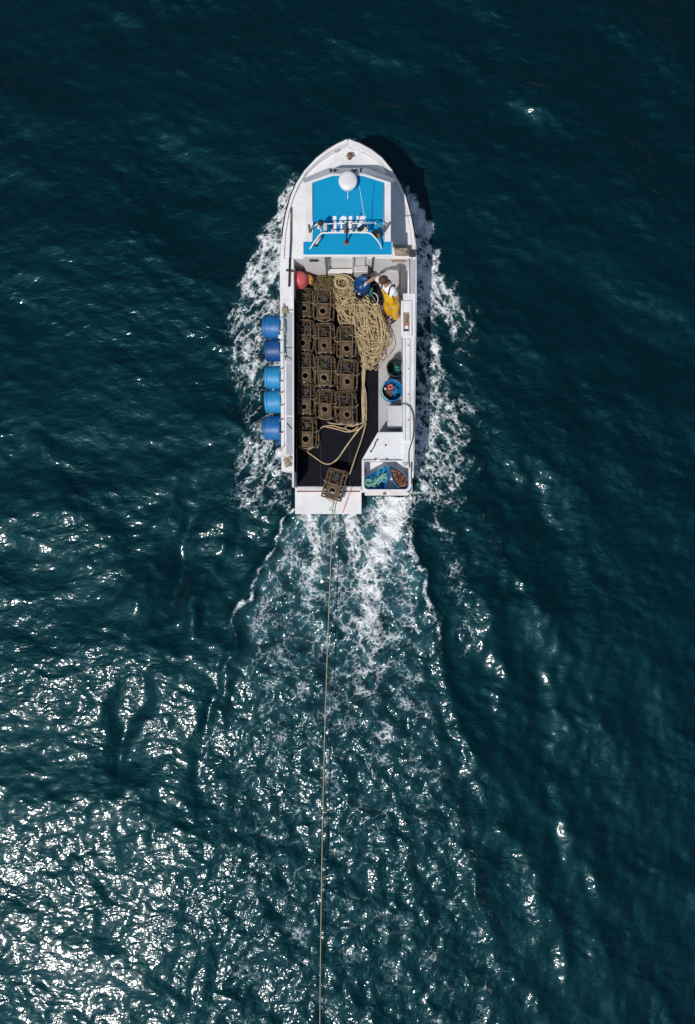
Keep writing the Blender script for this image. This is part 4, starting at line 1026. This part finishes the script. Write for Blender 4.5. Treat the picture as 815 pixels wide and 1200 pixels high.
# olive net heap
for nm, mat, cnt, x0, x1, y0, y1, r, lab in (('net_heap', 'olive', 44, 366, 402, 325, 342, 0.0135, 'heap of olive green netting and line under the cabin door sill'),
                                           ('line_heap', 'olive2', 45, 362, 408, 330, 346, 0.010, 'brown tarred line bundled over the olive netting, forward of the middle pots')):
    strands = []
    for k in range(cnt):
        xa = random.uniform(x0, x1 - 8); ya_ = random.uniform(y0, y1); pts = []
        for j in range(7):
            u = j / 6; qx = min(xa + u * random.uniform(14, 26), x1 + 4); qy = min(max(ya_ + 5 * math.sin(u * 3 + k) + random.gauss(0, 2), y0 - 1), y1 + 3)
            hz = max(0, 1 - ((qx - 384) / 26) ** 2) * max(0, 1 - ((qy - 334) / 14) ** 2)
            pts.append(D(qx, qy, 0.53 + 0.34 * hz * random.uniform(.55, 1) + random.uniform(0, .05)))
        strands.append(spline(pts, 4))
    rope_thing(nm, mat, strands, lab, r, 5, 'netting' if nm == 'net_heap' else 'rope')
base = MB()
vs = []; gxs, gys = 22, 10
for j in range(gys):
    for i in range(gxs):
        px, py = 364 + 44 * i / (gxs - 1), 322 + 26 * j / (gys - 1)
        hz = max(0, 1 - ((px - 385) / 24) ** 2) * max(0, 1 - ((py - 334) / 14) ** 2)
        vs.append(D(px, py, 0.52 + 0.24 * hz + random.uniform(0, .03)))
base.add(vs, [(j * gxs + i, (j + 1) * gxs + i, (j + 1) * gxs + i + 1, j * gxs + i + 1) for j in range(gys - 1) for i in range(gxs - 1)], True)
tag(base.build('net_sheet', 'potnet'), 'matted brown net sheet lying beneath the olive netting by the cabin', 'netting')
# lines across the after deck
zl = 0.56
rope_thing('bridle_line', 'rope', [spline([D(428, 494, zl), D(424, 501, zl), D(414, 504, zl), D(402, 502, zl), D(391, 499, zl), D(383, 499, zl), D(377, 501, zl), D(373.5, 507, zl), D(374, 518, zl), D(372, 525, zl)], 6),
                                   spline([D(429, 493, .6), D(418, 498, .6), D(408, 497, .6), D(398, 497, .6), D(388, 496, .6), D(384, 494, .62)], 6),
                                   spline([D(429, 495, .6), D(420, 503, .6), D(408, 506, .58), D(396, 503, .58), D(382, 500, .58)], 6),
                                   spline([D(420, 495, .62), D(415, 499, .62), D(407, 499, .62), D(405, 502, .62), D(412, 505, .62), D(420, 500, .62)], 6)],
           'tan rope looped athwart the black mat just abaft the middle and inner pots', 0.015)
rope_thing('slack_line', 'rope', [spline([D(349, 523, .62), D(358, 528, .56), D(368, 535, .55), D(379, 542.5, .55), D(387, 543.5, .55), D(395, 539, .55), D(405, 525, .56), D(416, 509, .58), D(427, 496, .6)], 8),
                                  spline([D(360, 528, .56), D(368, 523, .58), D(370, 518, .6)], 5), spline([D(389, 543, .56), D(397, 536, .56), D(408, 520, .57), D(428, 495, .62)], 6)],
           'slack tan rope lying in a long bight across the black mat aft', 0.015)
rope_thing('pot_line', 'rope', [spline([D(429.5, 495, .62), D(424, 515, .64), D(417, 535, .72), D(410, 556, .80)], 6)], 'taut tan rope leading from the rope bundle to the stern pot', 0.015)
tw = spline([D(393, 583, .78), D(391, 592, .60), D(389.5, 603, .52), D(388.5, 640, .50), D(385.5, 720, .46), D(382, 820, .42), D(379, 930, .36), D(377, 1040, .28), D(375.5, 1150, .20), D(375, 1230, .12), D(374.6, 1330, -0.12), D(374.5, 1420, -.4)], 14)
rope_thing('tow_line', 'rope2', [tw], 'long taut tan line running astern from the stern pot over the wake', 0.011)
rope_thing('thin_line', 'red', [spline([D(412, 571, .72), D(407, 585, .50), D(402, 601, .37)], 5)], 'short thin red line hanging from the stern pot onto the platform', 0.006)
rope_thing('twine_end', 'gropecoil', [spline([D(385, 586, .55), D(390, 592, .40), D(386, 597, .375), D(391, 599, .375), D(389, 602, .375)], 5), spline([D(392, 590, .42), D(388, 596, .38), D(387, 599, .375)], 4)], 'wisps of pale green twine on the white platform under the stern pot', 0.006)

# ------------------------------------------------------------------ barrel, tubs, boxes
def tub(name, lab, px, py, rtop, h, mat, z0=SZ, inside=None, ztop=None, cat='tub', sx=1.0, sy=1.0, rot=0.0, fill=0.45):
    zt_ = z0 + h; c = D(px, py, zt_); r = rtop * S(zt_)
    o = thing(name, lab, cat, (c.x, c.y, z0), rz=rot)
    mb = MB().lathe([(0, 0.0), (r * .84, 0.0), (r * .88, 0.02), (r * .97, h - 0.03), (r, h - 0.01), (r, h), (r * .94, h), (r * .90, h - .06), (r * .82, 0.05), (0, 0.05)], 36, None, sx, sy)
    mb.build('shell', mat, o, loc=(0, 0, 0))
    MB().tube([(r * .985 * sx * math.cos(a), r * .985 * sy * math.sin(a), h - .004) for a in np.linspace(0, 2 * math.pi, 37)[:-1]], 0.013, 6, True).build('rim', mat, o, loc=(0, 0, 0))
    return o, r
bar = thing('barrel', 'deep blue barrel by the cabin door under the hand of the man in yellow', 'barrel', (*D(424.3, 333, 1.1)[:2], SZ))
r = 9.7 * S(1.1)
MB().lathe([(0, 0), (r * .9, 0), (r * .95, .03), (r * .97, .2), (r, .22), (r, .26), (r * .97, .28), (r * .97, .52), (r, .56), (r, .60), (r * .93, .60), (r * .9, .565), (r * .35, .56), (r * .33, .568), (0, .568)], 40).build('shell', 'navy', bar, loc=(0, 0, 0))
for a, rr_ in ((0.6, .55), (3.6, .6)):
    MB().lathe([(.028, .565), (.028, .59), (.015, .595), (0, .595)], 12, Matrix.Translation((r * rr_ * math.cos(a), r * rr_ * math.sin(a), 0))).build('bung', 'drum2', bar, loc=(0, 0, 0))
for k in range(3):
    MB().tube([(r * (.5 + .17 * k) * math.cos(a), r * (.5 + .17 * k) * math.sin(a), .568) for a in np.linspace(0, 2 * math.pi, 33)[:-1]], 0.006, 5, True).build('lid_rib', 'drum2', bar, loc=(0, 0, 0))
pail = thing('pail', 'small black pail with a white float inside, abaft the blue barrel', 'pail', (*D(422, 344, .98)[:2], SZ))
MB().lathe([(0, 0), (.085, 0), (.10, .46), (.108, .48), (.098, .48), (.086, .30), (0, .30)], 20).build('shell', 'black', pail, loc=(0, 0, 0))
MB().tube([(.1 * math.cos(a), .1 * math.sin(a), .47 + .06 * math.sin(a)) for a in np.linspace(0, 3.14, 12)], 0.006, 5).build('bail', 'steel', pail, loc=(0, 0, 0))
tag(MB().ball(D(421.6, 343.2, .93), .045, 14, 9).build('float', 'gel'), 'little white ball float sitting in the black pail', 'float')
bx = thing('fish_box', 'black open box on deck between the rope heap and the man in yellow', 'box', (*D(440, 344, .8)[:2], SZ), rz=0.25)
f_ = MB(); 
for a in ((-.15, -.13, -.2, .2), (.13, .15, -.2, .2)): f_.box2(a[0], a[1], a[2], a[3], 0, .34)
f_.box2(-.13, .13, -.2, -.18, 0, .339); f_.box2(-.13, .13, .18, .2, 0, .339); f_.box2(-.13, .13, -.18, .18, 0, .03)
f_.build('box_side', 'black', bx, loc=(0, 0, 0), bevel=.006)
MB().tube([(-.16, .1, .22), (-.2, .1, .22), (-.2, -.1, .22), (-.16, -.1, .22)], .01, 6).build('handle', 'steel', bx, loc=(0, 0, 0))
rope_thing('hose_loop', 'hose', [spline([D(438, 343, .87), D(441.5, 345.5, .9), D(443.3, 350, .9), D(442, 355.5, .88), D(438, 357, .86)], 6)], 'grey loop of hose hanging over the black box beside the man', .012)
bpy.data.objects['hose_loop'].data.materials[0] = M['greybox']
cl = MB(); cs = []
for j in range(8):
    for i in range(6):
        cs.append(D(433.5 + 3.4 * i / 5 + .8 * math.sin(j), 337 + 11 * j / 7, .93 + .05 * math.sin(i * 1.7 + j) - .02 * j))
cl.add(cs, [(j * 6 + i, (j + 1) * 6 + i, (j + 1) * 6 + i + 1, j * 6 + i + 1) for j in range(7) for i in range(5)], True)
ob_ = cl.build('cloth', 'cloth'); so = ob_.modifiers.new('thick', 'SOLIDIFY'); so.thickness = .012
tag(ob_, 'strip of dark sea green cloth hanging between the blue barrel and the black box', 'cloth')

tg, r = tub('tub', 'round dark green tub under the starboard rail, forward of the blue one', 464.5, 430.5, 10.8, .42, 'tubgreen')
mb = MB()
for k in range(9): mb.ball((random.uniform(-.08, .08), random.uniform(-.1, .1), .07 + random.uniform(0, .05)), (.07, .06, .04), 8, 5)
tag(mb.build('net_wad', 'cloth', loc=Vector((0, 0, 0))), 'dim wad of green netting at the bottom of the dark green tub', 'netting'); bpy.data.objects['net_wad'].location = tg.location
rope_thing('cord', 'hose', [spline([D(456, 424, .95), D(461, 419.5, .96), D(466, 418.5, .97), D(471, 421, .97)], 5)], 'thin black cord curved over the forward edge of the dark green tub', .006)
tb, r = tub('tub', 'round blue tub of gear under the starboard rail, abaft the dark green one', 459.8, 457.3, 12.6, .45, 'tubblue')
c = tb.location
for px, py, rad, mat, nm, lab, ct in ((457.8, 453.3, 3.6, 'red', 'float', 'faded red ring float on the gear inside the blue tub', 'float'), (451.6, 455.5, 2.0, 'gel', 'float', 'little white float at the port side inside the blue tub', 'float')):
    z_ = .82; cc = D(px, py, z_)
    if rad > 3: q_ = MB().tube([cc + Vector((.045 * math.cos(a), .045 * math.sin(a), 0)) for a in np.linspace(0, 6.283, 21)[:-1]], .025, 8, True)
    else: q_ = MB().ball(cc, .03, 10, 7)
    tag(q_.build(nm, mat), lab, ct)
strands = []
for k in range(16):
    strands.append(spline([D(random.gauss(455.5, 3), random.gauss(459, 3.5), .72 + random.uniform(0, .07)) for _ in range(6)], 5))
rope_thing('line_tangle', 'potframe', strands, 'dark tangled line heaped on the port side inside the blue tub', .012, 5)
strands = [spline([D(random.gauss(463, 2.5), random.gauss(458, 3), .74 + random.uniform(0, .04)) for _ in range(5)], 5) for _ in range(7)]
rope_thing('line_tangle', 'drum3', strands, 'light blue line scattered on the starboard side inside the blue tub', .007, 4)
strands = [spline([D(459.8 + 12 * math.cos(u), 457.3 + 12 * math.sin(u), .965 + .01 * math.sin(9 * u)) for u in np.linspace(2.0, 3.9, 12)], 3)]
rope_thing('twine_end', 'gropecoil', strands, 'pale green twine along the port lip of the blue tub', .011, 5)
cbx = thing('locker_box', 'light grey lidded box on deck between the blue tub and the white stern console', 'box', (*D(463.5, 488.5, .85)[:2], SZ))
hw, hl_ = 9.2 * S(.85), 13.2 * S(.85)
MB().box((0, 0, .16), (2 * hw - .02, 2 * hl_ - .02, .32)).build('body', 'greybox', cbx, loc=(0, 0, 0), bevel=.01)
MB().box((0, 0, .345), (2 * hw, 2 * hl_, .045)).build('lid', 'greybox', cbx, loc=(0, 0, 0), bevel=.012)
MB().box((-hw - .008, .02, .30), (.02, .07, .06)).build('latch', 'steel', cbx, loc=(0, 0, 0), bevel=.004)

# catch bin contents
def tilted_tub(name, lab, pts_out, zr, depth, mat):
    o = thing(name, lab, 'tub', D(*pts_out[0], zr)); cxp = sum(p[0] for p in pts_out) / len(pts_out); cyp = sum(p[1] for p in pts_out) / len(pts_out)
    rim_ = spline([D(p[0], p[1], zr) for p in pts_out], 4, True); n_ = len(rim_); cc = D(cxp, cyp, zr)
    sc2 = lambda k, z: [Vector((cc.x + (p.x - cc.x) * k, cc.y + (p.y - cc.y) * k, z)) for p in rim_]
    vs = sc2(.8, zr - depth) + sc2(1.0, zr) + sc2(.93, zr) + sc2(.78, zr - depth + .05)
    mb = MB().add(vs, [(l * n_ + k, l * n_ + (k + 1) % n_, (l + 1) * n_ + (k + 1) % n_, (l + 1) * n_ + k) for l in range(3) for k in range(n_)], True)
    mb.add(sc2(.78, zr - depth + .05), [tuple(range(n_))]); mb.add(sc2(.8, zr - depth), [tuple(range(n_))[::-1]])
    mb.build('shell', mat, o); MB().tube(sc2(.97, zr + .003), .012, 6, True).build('rim', mat, o)
    return o
tilted_tub('tub', 'blue tub full of brown crabs in the starboard side of the stern bin', [(457.5, 545.5), (463, 547), (470, 551.5), (477, 558), (480, 566), (477, 572), (471, 573), (464, 568), (459, 558), (457, 549)], 1.10, .27, 'tubblue')
tilted_tub('tub', 'teal blue tub holding pale green rope in the port side of the stern bin', [(455.5, 547), (450, 547.5), (443, 551), (434, 556), (428.5, 560), (427.5, 568), (431, 573.5), (444, 573.8), (451, 572), (455, 561)], 1.08, .25, 'tubblue')
# crabs
def crab_mesh():
    mb = MB(); mb.ball((0, 0, .03), (.062, .045, .022), 12, 7)
    for s_ in (-1, 1):
        mb.tube([(s_ * .05, .02, .03), (s_ * .085, .05, .03), (s_ * .06, .085, .032)], [.010, .014, .004], 6)
        mb.tube([(s_ * .085, .05, .03), (s_ * .072, .07, .04), (s_ * .045, .082, .038)], [.008, .010, .003], 5)
        for k in range(3):
            a = -.1 - .45 * k
            mb.tube([(s_ * .05, -.005 - .012 * k, .03), (s_ * .09, .0 + .06 * a, .045), (s_ * .115, .0 + .11 * a, .012)], [.006, .005, .002], 4)
    return mb
cr0 = crab_mesh().build('crab', 'crab')
pa = [(461, 550), (464, 552), (468, 555), (472, 560), (475, 566), (473, 570), (469, 567), (465, 561), (461.5, 555), (467, 560), (471, 565), (463, 555.5), (470, 557.5), (475.5, 562), (468, 563.5), (466, 557), (472.5, 564), (460.5, 551.8), (469.5, 561.5), (474, 568.5), (462.5, 558), (465.5, 565), (470.5, 569), (467.5, 553.5), (464.5, 549.8), (473.5, 558)]
for k, (px, py) in enumerate(pa):
    o = cr0 if k == 0 else cr0.copy()
    if k: COL.objects.link(o)
    c = D(px, py, 1.03 + .012 * (k % 4)); o.location = c; o.rotation_euler = (random.uniform(-.5, .5), random.uniform(-.5, .5), random.uniform(0, 6.28)); o.scale = [random.uniform(.6, .85)] * 3
    tag(o, 'reddish brown crab heaped among others in the blue stern tub', 'crab', 'brown crabs heaped in the stern tub')
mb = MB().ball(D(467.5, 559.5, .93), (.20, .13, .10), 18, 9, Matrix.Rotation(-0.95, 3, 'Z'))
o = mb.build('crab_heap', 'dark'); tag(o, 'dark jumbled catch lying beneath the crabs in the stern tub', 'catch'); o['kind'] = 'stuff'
strands = []
for k in range(4):
    strands.append([D(431.7 + (2.0 + 1.15 * k + .012 * j) * math.cos(j * .35), 565.8 + (1.6 + 1.0 * k) * math.sin(j * .35), 1.10 + .012 * (3 - k)) for j in range(18)])
zz = 1.11
strands.append(spline([D(445, 561, zz), D(443, 556, zz), D(444, 550, zz), D(448, 547.5, zz), D(450.5, 551, zz), D(448, 556, zz), D(445, 560, zz)], 5))
for k in range(10):
    pts = []
    for j in range(7):
        u = j / 6; pts.append(D(436 + 17 * u + random.gauss(0, 1.1), 569 - 13 * u + random.gauss(0, 2.0) + 3 * math.sin(u * 5 + k), 1.03 + random.uniform(0, .05)))
    strands.append(spline(pts, 4))
rope_thing('rope_coil', 'gropecoil', strands, 'pale sea green rope coiled and heaped in the teal tub of the stern bin', .006, 6)

# canvas sack and timber on the starboard side deck behind the cabin
sk = MB(); sv = []
for j in range(13):
    for i in range(13):
        u, v = i / 12 * 2 - 1, j / 12 * 2 - 1; hgt = max(0, 1 - u ** 4) * max(0, 1 - v ** 4)
        sv.append(D(472 + 10 * u * (1 - .12 * v), 293.5 + 6.5 * v, 1.36 + hgt * (.20 + .05 * math.sin(5 * u + 2 * v) + .04 * math.sin(9 * v - 4 * u) + random.uniform(-.012, .012))))
sk.add(sv, [(j * 13 + i, (j + 1) * 13 + i, (j + 1) * 13 + i + 1, j * 13 + i + 1) for j in range(12) for i in range(12)], True)
tag(sk.build('sack', 'sack'), 'crumpled grey brown canvas sack on the side deck behind the cabin corner', 'sack')
wd = thing('crate', 'small weathered timber crate beside the canvas sack at the cabin corner', 'crate', D(469, 302.5, 1.0))
for px in (461, 465, 469, 473):
    MB().box(D(px, 302.5, 1.28), (.055, .17, .03), .06).build('plank', 'wood', wd, .004)
MB().box(D(467.5, 304.5, 1.245), (.32, .04, .05)).build('batten', 'wood', wd, .004)
MB().box(D(467.5, 301, 1.12), (.28, .12, .20)).build('crate_body', 'wood', wd, .006)
tag(MB().ball(D(461.5, 304.5, 1.22), (.05, .045, .04), 10, 7).build('rag', 'gel'), 'balled white rag on the after edge of the timber crate', 'rag')

# ------------------------------------------------------------------ the man
def skin_mesh(name, joints, edges, mat, parent, sub=2, root=0):
    me = bpy.data.meshes.new(name); me.from_pydata([tuple(j[0]) for j in joints], edges, []); me.update()
    o = bpy.data.objects.new(name, me); COL.objects.link(o)
    o.modifiers.new('skin', 'SKIN'); 
    for i, j in enumerate(joints):
        sv_ = me.skin_vertices[0].data[i]; rr_ = j[1]; sv_.radius = rr_ if hasattr(rr_, '__len__') else (rr_, rr_); sv_.use_root = (i == root)
    s_ = o.modifiers.new('sub', 'SUBSURF'); s_.levels = sub; s_.render_levels = sub
    dg = bpy.context.evaluated_depsgraph_get(); m2 = bpy.data.meshes.new_from_object(o.evaluated_get(dg)); bpy.data.objects.remove(o)
    m2.materials.clear(); m2.materials.append(M[mat]); m2.polygons.foreach_set('use_smooth', [True] * len(m2.polygons)); m2.name = name
    return m2
man = thing('person', 'man in yellow bib overalls and white T-shirt reaching toward the blue barrel', 'person', (1.03, 4.47, SZ))
V = Vector
f = V((-.66, -.75, 0)).normalized(); l = V((.75, -.66, 0)).normalized(); up_ = V((0, 0, 1))
Pel = V((.965, 4.545, 1.36)); Wa = V((.92, 4.60, 1.55)); Ch = V((.865, 4.675, 1.78)); Nb = V((.815, 4.745, 1.93)); Hd = V((.735, 4.785, 2.07))
ShL = V((.965, 4.635, 1.84)); ShR = V((.70, 4.87, 1.84))
HipL = Pel + l * .10 + V((0, 0, -.04)); HipR = Pel - l * .10 + V((0, 0, -.04))
FtL = V((1.10, 4.43, SZ + .06)); FtR = V((.965, 4.52, SZ + .06))
KnL = (HipL + FtL) / 2 + f * .05; KnR = (HipR + FtR) / 2 + f * .05
HaR = V((.40, 4.99, 1.19)); ElR = V((.56, 5.0, 1.52)); WrR = HaR + (ElR - HaR).normalized() * .07
ElL = V((1.065, 4.60, 1.58)); WrL = V((.985, 4.49, 1.42)); HaL = V((.945, 4.46, 1.38))
J = [(Pel, .11), (Wa, .105), (Ch, .11), (Nb, .058), ((Nb + Hd) / 2, .058), (Hd, (.082, .092)), (Hd + (Hd - Nb).normalized() * .09 , (.06, .07)),
     (ShL, .056), (ElL, .048), (WrL, .032), (HaL, (.036, .022)), (ShR, .056), (ElR, .048), (WrR, .032), (HaR, (.036, .022)),
     (HipL, .09), (KnL, .065), (FtL + V((0, 0, .05)), .045), (FtL + f * .14, .035), (HipR, .09), (KnR, .065), (FtR + V((0, 0, .05)), .045), (FtR + f * .14, .035)]
E = [(0, 1), (1, 2), (2, 3), (3, 4), (4, 5), (5, 6), (2, 7), (7, 8), (8, 9), (9, 10), (2, 11), (11, 12), (12, 13), (13, 14), (0, 15), (15, 16), (16, 17), (17, 18), (0, 19), (19, 20), (20, 21), (21, 22)]
body = link('body', skin_mesh('body', J, E, 'skin', man), man)
face = (f * .9 + V((-.35, .0, -.25))).normalized(); fside = face.cross(up_).normalized()
hd = MB()
hd.ball(Hd + up_ * .01, (.083, .10, .112), 18, 12, Matrix((fside, face, fside.cross(face))).transposed()); 
hd.ball(Hd + face * .105 - up_ * .005, (.018, .026, .026), 8, 6)
for s_ in (-1, 1): hd.ball(Hd + fside * s_ * .087 - up_ * .005, (.014, .022, .034), 8, 6)
hd.ball(Hd + face * .085 - up_ * .055, (.035, .018, .012), 8, 6)
bm = bmesh.new(); bm.from_mesh(body.data); tmp = bpy.data.meshes.new('t'); tmp.from_pydata(hd.v, [], hd.f); tmp.polygons.foreach_set('use_smooth', [True] * len(hd.f)); bm.from_mesh(tmp); bm.to_mesh(body.data); bm.free(); bpy.data.meshes.remove(tmp)
for s_ in (-1, 1): MB().ball(Hd + face * .088 + fside * s_ * .034 + up_ * .02, .012, 8, 6).build('eye', 'eye', man)
hr_ = MB(); back = -face
hv = []; nu, nv = 20, 9
Rh = Matrix((fside, face, fside.cross(face))).transposed()
for j in range(nv + 1):
    th = math.radians(5 + 98 * j / nv)
    for k in range(nu):
        ph = 2 * math.pi * k / nu; kk = 1.0 + .02 * math.sin(7 * ph + j)
        frontness = max(0, math.sin(ph)); th2 = th * (1 - .48 * frontness)
        hv.append(Hd + up_ * .014 + Rh @ V((.092 * kk * math.sin(th2) * math.cos(ph), .110 * kk * math.sin(th2) * math.sin(ph), .122 * kk * math.cos(th2))))
hr_.add(hv, [(j * nu + k, (j + 1) * nu + k, (j + 1) * nu + (k + 1) % nu, j * nu + (k + 1) % nu) for j in range(nv) for k in range(nu)], True)
hr_.add(hv[:nu], [tuple(range(nu))]); hr_.build('hair', 'hair', man)
# shirt with short sleeves
mid = lambda a, b, t: a + (b - a) * t
J = [(mid(Pel, Wa, .6), .14), (Wa, .14), (Ch, .158), (mid(Ch, Nb, 1.05), .088), (ShL, .09), (mid(ShL, ElL, .62), .078), (ShR, .088), (mid(ShR, ElR, .50), .080)]
link('shirt', skin_mesh('shirt', J, [(0, 1), (1, 2), (2, 3), (2, 4), (4, 5), (2, 6), (6, 7)], 'shirt', man), man)
# yellow overalls: trousers, bib and straps
J = [(Pel, .16), (mid(Pel, Wa, .75), .158), (Wa + f * .02 + up_ * .05, .150), (Ch + f * .06 + up_ * -.04, .105),
     (HipL, .115), (KnL, .098), (FtL + V((0, 0, -.03)), .098), (HipR, .115), (KnR, .098), (FtR + V((0, 0, -.03)), .098)]
link('overalls', skin_mesh('overalls', J, [(0, 1), (1, 2), (2, 3), (0, 4), (4, 5), (5, 6), (0, 7), (7, 8), (8, 9)], 'oilskin', man), man)
bib = MB(); bv = []
bc0 = Ch + f * .14 + up_ * .03; lt = (ShL - ShR).normalized(); ax = (Nb - Pel).normalized()
for j in range(7):
    v_ = -0.30 + .36 * j / 6
    for i in range(9):
        u = i / 8 * 2 - 1; wd_ = .165 - .05 * max(0, j - 3) / 3
        bv.append(bc0 + lt * u * wd_ + ax * v_ - f * (.085 * u * u) + f * (.012 * math.sin(6 * u + j)))
bib.add(bv, [(j * 9 + i, j * 9 + i + 1, (j + 1) * 9 + i + 1, (j + 1) * 9 + i) for j in range(6) for i in range(8)], True)
bo = bib.build('bib', 'oilskin', man); so = bo.modifiers.new('thick', 'SOLIDIFY'); so.thickness = .008
for s_ in (-1, 1):
    a0 = bc0 + lt * s_ * .10 + ax * .05 - f * .03; top = (ShL if s_ > 0 else ShR) * .55 + Nb * .45 + up_ * .075; bk = Ch - f * .135 + lt * s_ * .05
    MB().tube(spline([a0, mid(a0, top, .6) + f * .015 + up_ * .01, top, mid(top, bk, .5) - f * .045 + up_ * .02, bk], 5), .017, 6).build('brace', 'strap', man)
for F_ in (FtL, FtR):
    link('boot', skin_mesh('boot', [(F_ + V((0, 0, .22)), .07), (F_ + V((0, 0, .01)), .07), (F_ + f * .11 + V((0, 0, -.005)), .062), (F_ + f * .21 + V((0, 0, -.015)), .045)], [(0, 1), (1, 2), (2, 3)], 'boot', man), man)
# gloved hands: palm, four fingers and a thumb
def hand(wr, ha, palm_n, mat, curl):
    d = (ha - wr).normalized(); sd = d.cross(palm_n).normalized(); pn = sd.cross(d).normalized()
    J = [(wr, .036), (mid(wr, ha, .7), (.042, .026)), (ha + d * .02, (.044, .022))]; E = [(0, 1), (1, 2)]
    for k, (off, ln) in enumerate(((-.033, .068), (-.011, .078), (.011, .074), (.032, .058))):
        b0 = ha + d * .04 + sd * off; b1 = b0 + (d * math.cos(curl * .5) - pn * math.sin(curl * .5)) * ln * .5; b2 = b1 + (d * math.cos(curl * 1.3) - pn * math.sin(curl * 1.3)) * ln * .5
        n0 = len(J); J += [(b0, .0105), (b1, .010), (b2, .0085)]; E += [(2, n0), (n0, n0 + 1), (n0 + 1, n0 + 2)]
    n0 = len(J); t0 = mid(wr, ha, .6) - sd * .04; t1 = t0 - sd * .022 + d * .03 - pn * .008; t2 = t1 + d * .03 - pn * .012
    J += [(t0, .014), (t1, .012), (t2, .0095)]; E += [(1, n0), (n0, n0 + 1), (n0 + 1, n0 + 2)]
    link('glove', skin_mesh('glove', J, E, mat, man, 2, 0), man)
hand(WrR, HaR, V((.3, .1, .9)).normalized(), 'glove_w', .5)
hand(WrL, HaL, V((.2, .3, .9)).normalized(), 'glove', .9)
tag(MB().box(V((1.03, 4.43, 1.40)), (.09, .03, .03), .5).build('knife', 'gel', bevel=.006), 'white handled knife held at the waist of the man in yellow', 'knife')
rope_thing('lanyard', 'whitetube', [spline([D(464, 347, 1.1), D(469, 351, 1.15), D(475, 356.5, 1.28)], 5)], 'thin pale line leading from behind the man to the starboard rail', .010)
